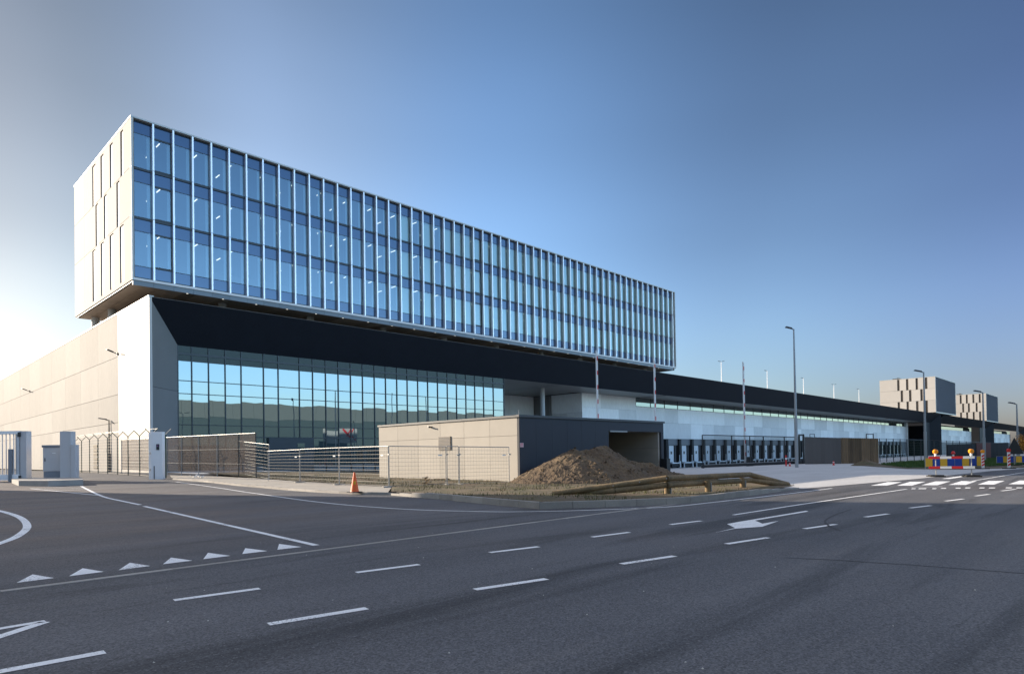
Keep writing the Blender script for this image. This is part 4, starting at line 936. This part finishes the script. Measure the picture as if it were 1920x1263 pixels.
# ------------------------------------------------------------------ left gate, cabinet, pillars
def pillar(px0, px1, yb, yt, dep, name, label, m, cat='gate post'):
    a_ = at(px0, yb); s_ = ims; wd = (at(px1, yb)-a_).dot(s_); c = a_+s_*wd/2; h = hgt(c, (px0+px1)/2, yt)-c.z
    f2 = Vector((fw.x, fw.y, 0)).normalized()
    t = thing(name, label, cat, (c.x, c.y, gz(c.x, c.y)))
    f = MB(); pts = [(-s_*wd/2), (s_*wd/2), (s_*wd/2+f2*dep), (-s_*wd/2+f2*dep)]
    f.prism(pts, -.05, h); f.build('shaft', M[m], t, local=True, bevel=.015)
    return t, wd, h, s_, f2
t, wd, h, s_, f2 = pillar(283, 303, 898, 809, .35, 'gate_post', 'tall white gate post with a small black intercom', 'white_paint')
f = MB(); c = s_*(.10)+Vector((0, 0, h*.68)); f.bar(c-s_*.10-f2*.02, c+s_*.10-f2*.02, .05, .42); ic = f.build('intercom', M['dark_metal'], t, local=True)
f = MB(); f.bar(c-s_*.045-f2*.05+Vector((0, 0, .08)), c+s_*.045-f2*.05+Vector((0, 0, .08)), .01, .10); f.build('intercom_screen', mat('violet_display', (.20, .08, .22), .3), ic, local=True)
f = MB(); f.bar(-s_*(wd/2-.24)+Vector((0, 0, h*.28))-f2*.004, -s_*(wd/2-.24)+Vector((0, 0, .02))-f2*.004, .05, .05); f.build('seam', M['dark_metal'], t, local=True)
f = MB(); f.prism([-s_*(wd/2+.20)+f2*.1, -s_*(wd/2+.01)+f2*.1, -s_*(wd/2+.01)+f2*.45, -s_*(wd/2+.20)+f2*.45], 0, h*.98); f.build('guide_profile', M['white_paint'], t, local=True)
for k in (.2, .55): 
    f = MB(); f.bar(-s_*(wd/2+.05)-f2*.02+Vector((0, 0, h*k)), -s_*(wd/2+.02)-f2*.02+Vector((0, 0, h*k)), .06, .16); f.build('hinge', M['galv'], t, local=True)
pillar(112.5, 131, 902, 808, .5, 'gate_pillar', 'tall plain grey pillar behind the grey cabinet', 'grey_box', 'pillar')
pillar(133, 140.5, 902, 833, .4, 'gate_bollard', 'shorter slim grey pillar at the right end of the kerb island', 'grey_box', 'pillar')
t, wd, h, s_, f2 = pillar(80.5, 123, 901.5, 833.5, .7, 'control_cabinet', 'grey street cabinet with a darker base on the kerb island', 'grey_box', 'cabinet')
for o in list(t.children): bpy.data.objects.remove(o)
def bx(s0_, s1_, d0, d1, z0, z1): 
    f = MB(); f.prism([s_*s0_+f2*d0, s_*s1_+f2*d0, s_*s1_+f2*d1, s_*s0_+f2*d1], z0, z1); return f
hw = wd/2
bx(-hw+.03, hw-.03, .02, .7, -.05, h*.265).build('plinth', M['grey_box_dark'], t, local=True)
bx(-hw, hw, 0, .72, h*.268, h*.93).build('body', M['grey_box'], t, local=True, bevel=.02)
bx(-hw-.05, hw+.05, -.06, .78, h*.932, h).build('lid', M['grey_box_dark'], t, local=True, bevel=.03)
o = bx(-hw+.08, hw-.42, -.012, -.002, h*.285, h*.915).build('cabinet_door', M['grey_box'], t, local=True)
bx(-.22, .02, -.018, -.013, h*.765, h*.785).build('door_badge', M['white'], o, local=True)
bx(-hw+.14, -hw+.18, -.04, -.013, h*.55, h*.64).build('door_handle', M['dark_metal'], o, local=True)
# white bar gate
lg = thing('bar_gate', 'white barred sliding gate at the left edge with a broad end post', 'gate', at(20, 902))
pe = at(42, 902); f2 = Vector((fw.x, fw.y, 0)).normalized(); zt_ = hgt(pe, 42, 807); g0_ = pe.z
gp = lambda px, z: pe+ims*((px-42)*((pe-Vector((CX, CY, CZ))).dot(fw))/FPX)+Vector((0, 0, z-pe.z))
f = MB(); f.bar(gp(-90, g0_+.3), gp(36, g0_+.3), .18, .38); f.bar(gp(-90, zt_-.12), gp(36, zt_-.12), .14, .22); f.build('gate_frame', M['white_paint'], lg)
f = MB()
for k in range(-12, 5): f.bar(gp(4.5+7.2*k, g0_+.45), gp(4.5+7.2*k, zt_-.2), .07, .07)
f.build('gate_bars', M['grey_box'], lg)
f = MB(); f.prism([gp(29, 0), gp(35.5, 0), gp(35.5, 0)+f2*.5, gp(29, 0)+f2*.5], g0_-.05, zt_); f.prism([gp(37, 0)+f2*.05, gp(48.5, 0)+f2*.05, gp(48.5, 0)+f2*.55, gp(37, 0)+f2*.55], g0_-.05, zt_-.02); f.build('end_post', M['grey_box'], lg, bevel=.01)
for z in (zt_-.25, g0_+.25):
    f = MB(); f.bar(gp(35, z)-f2*.03, gp(39, z)-f2*.03, .1, .3); f.build('roller_bracket', M['dark_metal'], lg)
f = MB(); f.prism([gp(18.5, 0)-f2*.15, gp(24.5, 0)-f2*.15, gp(24.5, 0)+f2*.1, gp(18.5, 0)+f2*.1], g0_, g0_+(zt_-g0_)*.64); f.build('motor_box', M['grey_box_dark'], lg)
isl = P((22, 905), (35, 910.5), (90, 911.5), (156, 909), (152, 901.5), (60, 901), (24, 902))
mb = MB(); mb.prism([(v.x, v.y) for v in isl], -.02, max(v.z for v in isl)+.22); struct('kerb_island', mb, M['kerb'])
p = at(212, 900.5); f = MB(); s3 = ims*.75; f2_ = f2*.5
mb = MB(); mb.prism([p-s3-f2_, p+s3-f2_, p+s3+f2_, p-s3+f2_], -.02, gz(p.x, p.y)+.006); struct('drain_grate', mb, M['dark_metal'])
mb = MB()                                       # white spill of stones by the fence
for k in range(60):
    p = at(random.gauss(372, 7), random.gauss(893.5, 1.2), .1); s_2 = random.uniform(.03, .10); pts = [p+Vector((random.uniform(-1, 1), random.uniform(-1, 1), random.uniform(0, 1)))*s_2 for _ in range(6)]
    mb.add(pts, [(0, 1, 2), (0, 2, 3), (0, 3, 4), (0, 4, 1), (5, 2, 1), (5, 3, 2), (5, 4, 3), (5, 1, 4)])
setp(mb.build('rubble', M['white']), 'little spill of white rubble at the foot of the brown screen fence', 'rubble', kind='stuff')

# ------------------------------------------------------------------ cone
p = at(665, 922.5, .1); hc = hgt(p, 665, 885)-p.z
t = thing('traffic_cone', 'orange traffic cone with a yellow patch on the pavement edge', 'cone', p)
f = MB(); f.box(-.24, .24, -.24, .24, 0, .035); f.build('cone_base', M['rubber'], t, local=True, bevel=.01)
f = MB(); f.lathe((0, 0, .035), [(.185, 0), (.175, .03), (.035, hc-.05), (.022, hc-.035)], 24); f.build('cone_body', M['orange'], t, local=True, smooth=False)
f = MB(); dd = Vector((CX-p.x, CY-p.y, 0)).normalized(); c = dd*.115+Vector((0, 0, hc*.48)); f.bar(c-ims*.04, c+ims*.04, .05, .14); f.build('sticker', M['yellow'], t, local=True)

# ------------------------------------------------------------------ boom barriers
def striped(mb_parent, name, p0, p1, wd, h, cuts, ma, mb_):
    """one bar, its bands alternating between two paints"""
    p0 = Vector(p0); p1 = Vector(p1); d = (p1-p0).normalized(); sd_ = Vector((0, 0, 1)) if abs(d.z) < .9 else ims.copy(); q = d.cross(sd_).normalized()
    m = MB(); kinds = []; pts = [0]+list(cuts)+[1]
    for u in pts:
        c = p0+(p1-p0)*u; m.v += [c+sd_*(i*h/2)+q*(j*wd/2) for i, j in ((-1, -1), (1, -1), (1, 1), (-1, 1))]
    for k in range(len(pts)-1):
        for a_ in range(4): m.f.append((4*k+a_, 4*k+(a_+1) % 4, 4*k+4+(a_+1) % 4, 4*k+4+a_)); kinds.append(k % 2)
    m.f += [(3, 2, 1, 0), tuple(4*(len(pts)-1)+i for i in range(4))]; kinds += [0, (len(pts)-2) % 2]
    o = m.build(name, M[ma], mb_parent, local=True); o.data.materials.append(M[mb_]); o.data.polygons.foreach_set('material_index', kinds); return o
def boom(px, yb, yt, label, cab, yb_w=-24.):
    d = ray(px, yb); tt = (yb_w-CY)/d.y; p = Vector((CX+d.x*tt, yb_w, 0)); p.z = gz(p.x, p.y); h = hgt(p, px, yt)-p.z; t = thing('boom_barrier', label, 'barrier', p, 'raised boom barriers')
    if cab:
        f = MB(); f.prism([ims*.15-f2*.2, ims*.95-f2*.2, ims*.95+f2*.2, ims*.15+f2*.2], 0, 1.25); f.build('barrier_cabinet', M['dark_metal'], t, local=True, bevel=.03)
    f = MB(); f.bar(-ims*.09+Vector((0, 0, .5)), -ims*.09+Vector((0, 0, h)), .08, .12); f.build('arm_profile', M['white'], t, local=True)
    cuts = []
    for k in range(8): cuts += [(k+.42)/8, (k+.72)/8]
    striped(t, 'barrier_arm', ims*.02+Vector((0, 0, .7)), ims*.02+Vector((0, 0, h*.985)), .10, .09, cuts, 'white', 'red')
boom(1123, 876, 656, 'tallest raised red and white boom above the gatehouse roof, crossing the glass box', False)
boom(1231, 876, 672, 'raised red and white boom above the gatehouse right end, by the box corner', False)
boom(1398, 874, 677, 'raised red and white boom seen through the black sliding gate', True, -30.)

# ------------------------------------------------------------------ sliding gate and fences on the right
def wline(pts): return [at(*q) for q in pts]
ga, gb = at(1318, 877.5), at(1497, 869.5)
sg = thing('sliding_gate', 'long black sliding gate with thin vertical bars across the concrete yard', 'gate', ga)
za_, zb_ = hgt(ga, 1318, 815), hgt(gb, 1497, 819)
zA, zB = hgt(ga, 1318, 874), hgt(gb, 1497, 866.5)
v = lambda u, z: Vector((ga.x+(gb.x-ga.x)*u, ga.y+(gb.y-ga.y)*u, z))
lz = lambda u, a_, b_: a_+(b_-a_)*u
f = MB(); f.bar(v(0, zA), v(1, zB), .30, .34); f.build('bottom_beam', M['dark_metal'], sg)
f = MB(); f.bar(v(0, zA+.20)-f2*.12, v(1, zB+.20)-f2*.12, .10, .07); f.build('beam_edge', M['galv'], sg)
f = MB(); f.bar(v(0, za_), v(1, zb_), .09, .10)
for u in (0, .31, .50, .64, .86, 1.0): f.bar(v(u, lz(u, zA, zB)), v(u, lz(u, za_, zb_)), .11, .11)
f.build('gate_frame', M['dark_metal'], sg)
f = MB()
for k in range(92): u = (k+.5)/92; f.bar(v(u, lz(u, zA, zB)+.1), v(u, lz(u, za_, zb_)), .028, .028)
f.build('gate_bars', M['dark_metal'], sg)
f = MB(); f.tube(v(.0, zA)-f2*.2, v(.0, zA)+f2*.2, .24, n=14); f.build('gate_roller', M['dark_metal'], sg)
pt = thing('gate_portal', 'black guide portal at the closed end of the long sliding gate', 'gate post', at(1503, 869))
for px in (1499.5, 1507.5):
    p = at(px, 869.3); f = MB(); z1 = hgt(p, px, 815); f.bar((p.x, p.y, p.z), (p.x, p.y, z1), .16, .2); f.build('portal_leg', M['dark_metal'], pt)
p = at(1499.5, 869.3); q = at(1507.5, 869.3); f = MB(); f.bar((p.x, p.y, hgt(p, 1499, 815)), (q.x, q.y, hgt(q, 1507, 815)), .2, .22); f.build('portal_head', M['dark_metal'], pt)
f = MB(); f.bar((p.x-ims.x*.4, p.y-ims.y*.4, p.z+.25), (q.x, q.y, q.z+.25), .5, .5); f.build('drive_box', M['dark_metal'], pt)
def panel_fence(name, label, px0, yb0, yt0, px1, yb1, yt1, m, nb, cat='fence', amp=0.):
    a_, b_ = at(px0, yb0), at(px1, yb1); t = thing(name, label, cat, a_); z0, z1 = hgt(a_, px0, yt0), hgt(b_, px1, yt1)
    d = (b_-a_); d.z = 0; q = Vector((-d.y, d.x, 0)).normalized()
    f = MB()
    for k in range(nb):
        u0, u1 = k/nb, (k+1)/nb; o_ = q*(amp*(k % 2)+random.uniform(0, amp*.3)); p0 = a_+d*u0+o_; p1 = a_+d*(u1-.02/nb)+(o_ if not amp else q*(amp*((k+1) % 2)))
        if amp: p0 = a_+d*u0+q*(amp*(k % 2))
        f.prism([p0, p1, p1+q*.05, p0+q*.05], min(a_.z, b_.z)-.3, z0+(z1-z0)*(u0+u1)/2)
    f.build('boards', M[m], t); return t, a_, b_, z0, z1
t1 = panel_fence('panel_fence', 'plain brown grey panel fence right of the sliding gate', 1510, 870, 818.5, 1577.5, 869, 820.5, 'panel_brown', 9)
t2 = panel_fence('corrugated_fence', 'golden brown corrugated board fence behind the small soil heap', 1578, 869, 820, 1648, 867.5, 821.5, 'timber', 34, amp=.11)
for px in (1524, 1632):
    p = at(px, 866); f = MB(); zt_ = hgt(p, px, 813.5)
    f.bar(p-ims*.42+Vector((0, 0, 0)), p-ims*.42+Vector((0, 0, zt_-p.z)), .09, .09); f.bar(p+ims*.42, p+ims*.42+Vector((0, 0, zt_-p.z)), .09, .09); f.bar(p-ims*.465+Vector((0, 0, zt_-p.z)), p+ims*.465+Vector((0, 0, zt_-p.z)), .09, .09)
    setp(f.build('hoop_frame', M['dark_metal']), 'black steel hoop rising behind the plain brown fence' if px < 1600 else 'black steel hoop rising behind the corrugated fence', 'hoop')
def mesh_fence(name, label, pts, m, step_px):
    """pts: (px, ybase, ytop)"""
    t = thing(name, label, 'fence', at(pts[0][0], pts[0][1])); top = MB(); cnt = 0; prev = None; wires = MB()
    for (x0, b0, t0), (x1, b1, t1_) in zip(pts, pts[1:]):
        n = max(1, round((x1-x0)/step_px))
        for k in range(n+(1 if (x1, b1, t1_) == pts[-1] else 0)):
            u = k/n; px = x0+(x1-x0)*u; p = at(px, b0+(b1-b0)*u); zt_ = hgt(p, px, t0+(t1_-t0)*u)
            f = MB(); f.bar((p.x, p.y, p.z-.05), (p.x, p.y, zt_+.05), .07, .07); f.build('fence_post', M['dark_metal'], t)
            if prev:
                pp, pz = prev; top.tube((pp.x, pp.y, pz), (p.x, p.y, zt_), .025, n=5)
                for j in range(1, 12): uu = j/12; wires.tube((pp.x, pp.y, pp.z+(pz-pp.z)*uu), (p.x, p.y, p.z+(zt_-p.z)*uu), .010, n=3, cap=False)
                nn = int((p-pp).length/.22)
                for j in range(1, nn): uu = j/nn; wires.tube((pp.x+(p.x-pp.x)*uu, pp.y+(p.y-pp.y)*uu, pp.z+(p.z-pp.z)*uu), (pp.x+(p.x-pp.x)*uu, pp.y+(p.y-pp.y)*uu, pz+(zt_-pz)*uu), .007, n=3, cap=False)
            prev = (p, zt_)
    top.build('top_rail', M['dark_metal'], t); wires.build('wire_mesh', M['green_metal'], t); return t
mesh_fence('wire_fence', 'dark green wire mesh fence running right behind the roadworks barrier', [(1650, 866.5, 822), (1740, 861, 824.5), (1775, 860.5, 826), (1850, 857.5, 829), (1925, 855.5, 832)], 'mesh_dark', 13)
# grass bank on the right
gp_ = [tuple(v)[:2] for v in P((1649, 871), (1700, 877.5), (1760, 877.5), (1850, 875), (1925, 871), (1925, 857), (1850, 859.5), (1745, 863.5), (1690, 867))]
struct('grass_verge', drape(gp_, .06, 3), mat('verge_turf', (.045, .075, .018), .95, var=.3, scale=.5, var2=.3, scale2=6))
dp_ = [tuple(v)[:2] for v in P((1600, 872), (1700, 879), (1800, 880), (1925, 877), (1925, 872.5), (1790, 877.5), (1700, 877), (1650, 870.5))]
struct('soil_strip', drape(dp_, .045, 3), M['dirt'])
def reg_bank():
    while True:
        x = random.uniform(min(q[0] for q in gp_), max(q[0] for q in gp_)); y = random.uniform(min(q[1] for q in gp_), max(q[1] for q in gp_))
        if inpoly(x, y, gp_): return x, y, gz(x, y)+.05
blades('bank_grass', reg_bank, 22000, .10, .26, 'fresh green grass bank beneath the wire fence', M['grass'])
# hoarding and container beyond the fence
a_, b_ = at(1778, 864), at(1892, 859)
hd = thing('site_hoarding', 'long dark hoarding with a rusty red panel beyond the wire fence', 'hoarding', a_)
f = MB(); z0, z1 = hgt(a_, 1778, 833), hgt(b_, 1892, 829); d = b_-a_
for k in range(14): p0 = a_+d*(k/14); p1 = a_+d*((k+.97)/14); f.prism([p0, p1, p1+f2*.2, p0+f2*.2], -.3, z0+(z1-z0)*k/14)
f.build('boards', M['black_clad'], hd)
p0 = a_+d*.43-f2*.05; p1 = a_+d*.67-f2*.05; f = MB(); f.prism([p0, p1, p1+f2*.04, p0+f2*.04], .2, z1-.05); rp_ = f.build('red_panel', mat('rust_red', (.12, .03, .025), .7), hd)

# ------------------------------------------------------------------ roadworks barrier
p0, p1 = at(1755, 893.5), at(1822, 893.5)
rb = thing('roadworks_barrier', 'red and white roadworks barrier with two amber lamps at the crossing', 'barrier', (p0+p1)/2)
d = (p1-p0).normalized(); a_ = p0-d*.42; L_ = (p1-p0).length
zU, zD = hgt(p0, 1755, 857.5), hgt(p0, 1755, 876)
aL, aR = at(1741, 893.5), at(1827, 893.5); L2 = (aR-aL).length
for zc in (zU, zD):
    q0 = aL+Vector((0, 0, zc))-f2*.05-rb.location; q1 = aL+d*L2+Vector((0, 0, zc))-f2*.05-rb.location
    striped(rb, 'rail', q0, q1, .04, .135, (.25, .5, .75), 'red', 'white')
for p, px, yl in ((p0, 1751, 846), (p1, 1817, 844.5)):
    f = MB(); f.bar((p.x, p.y, .08), (p.x, p.y, zU+.08), .05, .05); f.build('post', M['galv'], rb)
    f = MB(); f.prism([p-d*.36-f2*.2, p+d*.36-f2*.2, p+d*.36+f2*.2, p-d*.36+f2*.2], .0, .07); f.prism([p-d*.30-f2*.16, p+d*.30-f2*.16, p+d*.30+f2*.16, p-d*.30+f2*.16], .07, .11); f.build('foot_block', M['rubber'], rb, bevel=.01)
    f = MB(); f.lathe((p.x, p.y, zU+.075), [(.05, 0), (.065, .03), (.06, .15)], 12); lb = f.build('lamp_base', M['white'], rb)
    f = MB(); c = Vector((p.x, p.y, zU+.33)); f.tube(c-f2*.06, c+f2*.06, .125, n=20); f.tube(c-f2*.085, c-f2*.06, .08, .125, n=20); f.build('amber_lens', M['amber'], lb)
# yellow and blue netting screens
def netting(label, pts, cols):
    t = thing('netting_barrier', label, 'barrier', at(pts[0][0], pts[0][1])); fr = MB()
    a_ = at(pts[0][0], pts[0][1]); b_ = at(pts[1][0], pts[1][1]); za, zb = hgt(a_, pts[0][0], pts[0][2]), hgt(b_, pts[1][0], pts[1][2]); d = b_-a_; d.z = 0; n = len(cols)
    q = Vector((-d.y, d.x, 0)).normalized(); zl = .22
    fr.bar((a_.x, a_.y, zl), (b_.x, b_.y, zl), .03, .03); fr.bar((a_.x, a_.y, za), (b_.x, b_.y, zb), .03, .03)
    for k in range(n+1):
        c = a_+d*(k/n)
        if k in (0, n, n//2): fr.bar((c.x, c.y, 0), (c.x, c.y, za+(zb-za)*k/n), .04, .04)
    fr.build('frame', M['galv'], t)
    for k, cc in enumerate(cols):
        c0 = a_+d*(k/n+.004)-q*.02; c1 = a_+d*((k+1)/n-.004)-q*.02; f = MB(); lean = .0
        f.prism([c0, c1, c1+q*.012, c0+q*.012], zl+.02, za+(zb-za)*(k+.5)/n-.02); f.build('net_cloth', M[cc], t)
    return t
netting('yellow and blue netting screen standing behind the red and white barrier', [(1735, 880.5, 858), (1845, 878.5, 854.5)], ['yellow', 'blue', 'yellow', 'blue', 'blue', 'yellow', 'blue', 'yellow'])
netting('yellow and blue netting screen at the right edge on the grass', [(1869, 872, 855), (1940, 871, 854)], ['blue', 'yellow', 'blue', 'yellow', 'blue', 'yellow'])
def baak(px, yb, yt, yl, label, lm):
    p = at(px, yb); z1 = hgt(p, px, yt); t = thing('marker_post', label, 'marker post', p, 'striped marker posts')
    f = MB(); f.prism([-ims*.38-f2*.18, ims*.38-f2*.18, ims*.38+f2*.18, -ims*.38+f2*.18], 0, .08); f.build('foot_block', M['rubber'], t, local=True, bevel=.01)
    f = MB(); f.bar((0, 0, .08), (0, 0, z1), .05, .2); 
    f = MB(); f.prism([-ims*.1-f2*.03, ims*.1-f2*.03, ims*.1+f2*.03, -ims*.1+f2*.03], .08, z1); f.build('board', M['white'], t, local=True)
    f = MB(); n = 4
    for k in range(n):
        z = .2+(z1-.3)*k/n; c = -f2*.034; f.add([c-ims*.1+Vector((0, 0, z)), c+ims*.1+Vector((0, 0, z+.1)), c+ims*.1+Vector((0, 0, z+.23)), c-ims*.1+Vector((0, 0, z+.13))]+[c-f2*.006-ims*.1+Vector((0, 0, z)), c-f2*.006+ims*.1+Vector((0, 0, z+.1)), c-f2*.006+ims*.1+Vector((0, 0, z+.23)), c-f2*.006-ims*.1+Vector((0, 0, z+.13))], [(0,1,2,3),(4,5,6,7),(0,1,5,4),(1,2,6,5),(2,3,7,6),(3,0,4,7)])
    f.build('red_stripes', M['red'], t, local=True)
    f = MB(); c = Vector((0, 0, z1+.12)); f.tube(c-f2*.06, c+f2*.06, .13, n=18); f.build('warning_lamp', M[lm], t, local=True)
baak(1843, 879, 849, 0, 'striped marker post with an amber lamp at the end of the netting screen', 'amber')
baak(1892, 878.5, 847, 0, 'striped marker post with a red lamp on the soil at the far right', 'red')
def red_post(px, yb, yt, r, label, lamp=False):
    p = at(px, yb); h = hgt(p, px, yt)-p.z; t = thing('red_bollard', label, 'bollard', p, 'small red posts in the yard')
    f = MB(); f.lathe((0, 0, 0), [(r*1.5, 0), (r*1.4, .05), (r, .07), (r, h-.05), (r*.6, h)], 12); f.build('shaft', M['red'], t, local=True)
    f = MB(); f.lathe((0, 0, h*.6), [(r*1.03, 0), (r*1.03, h*.18)], 12); f.build('white_band', M['white'], t, local=True)
red_post(1474, 873.5, 853, .075, 'tall red post standing before the right end of the sliding gate')
red_post(1481, 873.8, 867, .08, 'short red post next to the taller red post by the sliding gate')
red_post(1563, 872, 864, .09, 'small red post at the foot of the plain brown panel fence')
p = at(971, 904); z1 = hgt(p, 971, 872); t = thing('warning_lamp', 'red and white warning lamp half hidden by the left slope of the soil mound', 'lamp', (p.x-.3, p.y+.3, 0))
f = MB(); f.lathe((0, 0, 0), [(.16, 0), (.05, .1), (.05, z1-.22), (.11, z1-.2), (.11, z1-.02)], 12); f.build('stand', M['white'], t, local=True)
f = MB(); c = Vector((0, 0, z1+.10)); f.tube(c-f2*.07, c+f2*.07, .14, n=18); f.build('red_lens', M['red'], t, local=True)
# small red lamp on a stand beyond the barrier, and the little white camera pole
p = at(1788, 879); t = thing('warning_lamp', 'small red lamp on a white stand between the two amber lamps', 'lamp', p); z1 = hgt(p, 1788, 851)
f = MB(); f.tube((0, 0, 0), (0, 0, z1), .07, n=10); f.build('stand', M['white'], t, local=True); f = MB(); f.lathe((0, 0, z1), [(.13, 0), (.14, .1), (.06, .24)], 12); f.build('red_lens', M['red'], t, local=True)
p = at(1926, 866); t = thing('autumn_tree', 'small golden autumn tree behind the triangular sign', 'tree', p); hT = hgt(p, 1926, 818)-p.z
f = MB(); f.tube((0, 0, 0), (.05, .03, hT*.45), .09, .06, 8)
for k in range(6): a_ = k*1.05; f.tube((.05, .03, hT*(.35+.03*k)), (math.cos(a_)*.7, math.sin(a_)*.7, hT*(.62+.05*k)), .035, .015, 6)
f.build('trunk', M['log'], t, local=True)
f = MB()
cl_ = [(math.cos(k*2.4)*random.uniform(.1, .85), math.sin(k*2.4)*random.uniform(.1, .85), hT*random.uniform(.42, .95)) for k in range(26)]
for k in range(2600):
    c = Vector(random.choice(cl_))+Vector((random.gauss(0, .22), random.gauss(0, .22), random.gauss(0, .2))); n_ = Vector((random.gauss(0, 1), random.gauss(0, 1), random.gauss(0, 1))).normalized(); u_ = n_.orthogonal().normalized(); w_ = n_.cross(u_); s_ = random.uniform(.04, .08)
    f.add([c-u_*s_, c-w_*s_*.6, c+u_*s_, c+w_*s_*.6], [(0, 1, 2, 3)])
f.build('crown', mat('golden_leaves', (.42, .20, .02), .7, island=.5), t, local=True)
# triangular sign seen from behind
p = at(1903, 872); zc = hgt(p, 1903, 851); zt_ = hgt(p, 1903, 820); t = thing('warning_sign', 'dark back of a triangular road sign at the right edge', 'sign', p)
f = MB(); s3 = (zt_-zc)*.56
f.add([Vector((0, 0, zt_))-f2*.02, Vector((0, 0, zc))-ims*s3-f2*.02, Vector((0, 0, zc))+ims*s3-f2*.02, Vector((0, 0, zt_))+f2*.02, Vector((0, 0, zc))-ims*s3+f2*.02, Vector((0, 0, zc))+ims*s3+f2*.02], [(0,1,2),(3,4,5),(0,1,4,3),(1,2,5,4),(2,0,3,5)]); f.build('sign_plate', M['dark_metal'], t, local=True)
f = MB(); f.tube(f2*.05, f2*.05+Vector((0, 0, zt_-.2)), .04, n=8); f.build('sign_post', M['galv'], t, local=True)

# ------------------------------------------------------------------ what stands behind the camera: seen in the glass and in the shade it throws
oh = thing('opposite_warehouse', 'olive ribbed warehouse across the road, seen mirrored in the lobby glass', 'building', (60, -96, 0))
f = MB(); x = -160
while x < 330:
    hgt_ = 16.3; f.box(x, x+5.95, -98, -96, 12.2, hgt_); x += 6
f.build('ribbed_wall', M['green_hall'], oh)
f = MB(); f.box(-160, 330, -98.2, -95.9, 0, 12.15); f.build('plinth_wall', M['green_hall_low'], oh)
sh_ = thing('corner_block', 'tall plain block left of the picture that shades the near road', 'building', (-50, 12, 0))
f = MB(); f.box(-78, -28.6, 7, 10, 0, 26); f.build('block_walls', M['conc_grey'], sh_)
f = MB(); f.box(-78.2, -28.4, 6.8, 10.2, 26, 26.5); f.build('block_roof', M['roof'], sh_)
bn = thing('banner', 'white banner with a red stroke, seen mirrored in the lobby glass', 'banner', (74, -84, 0))
f = MB(); f.box(69.5, 79.0, -84.05, -84, 5.6, 9.6); bo = f.build('banner_cloth', mat('banner_cloth', (.42, .46, .48), .8), bn)
f = MB(); f.bar((75.5, -83.98, 9.4), (78.6, -83.98, 6.2), .03, .45); f.bar((77.9, -83.98, 9.4), (76.6, -83.98, 7.6), .03, .3); f.build('red_stroke', M['red'], bo)
f = MB()
for k in range(8): f.box(70.2+k*.62, 70.62+k*.62, -83.99, -83.985, 6.9, 7.45+.25*((k*5) % 3 == 0))
f.build('lettering', M['grey_box_dark'], bo)
f = MB(); f.tube((69.5, -84.1, 0), (69.5, -84.1, 9.7), .08); f.tube((79.0, -84.1, 0), (79.0, -84.1, 9.7), .08); f.build('banner_frame', M['galv'], bn)
lamp_mesh('road_lamp', 'double armed road lamp mirrored in the lobby glass', (30, -72, 0), 11.5, 1.3, None, double=True)
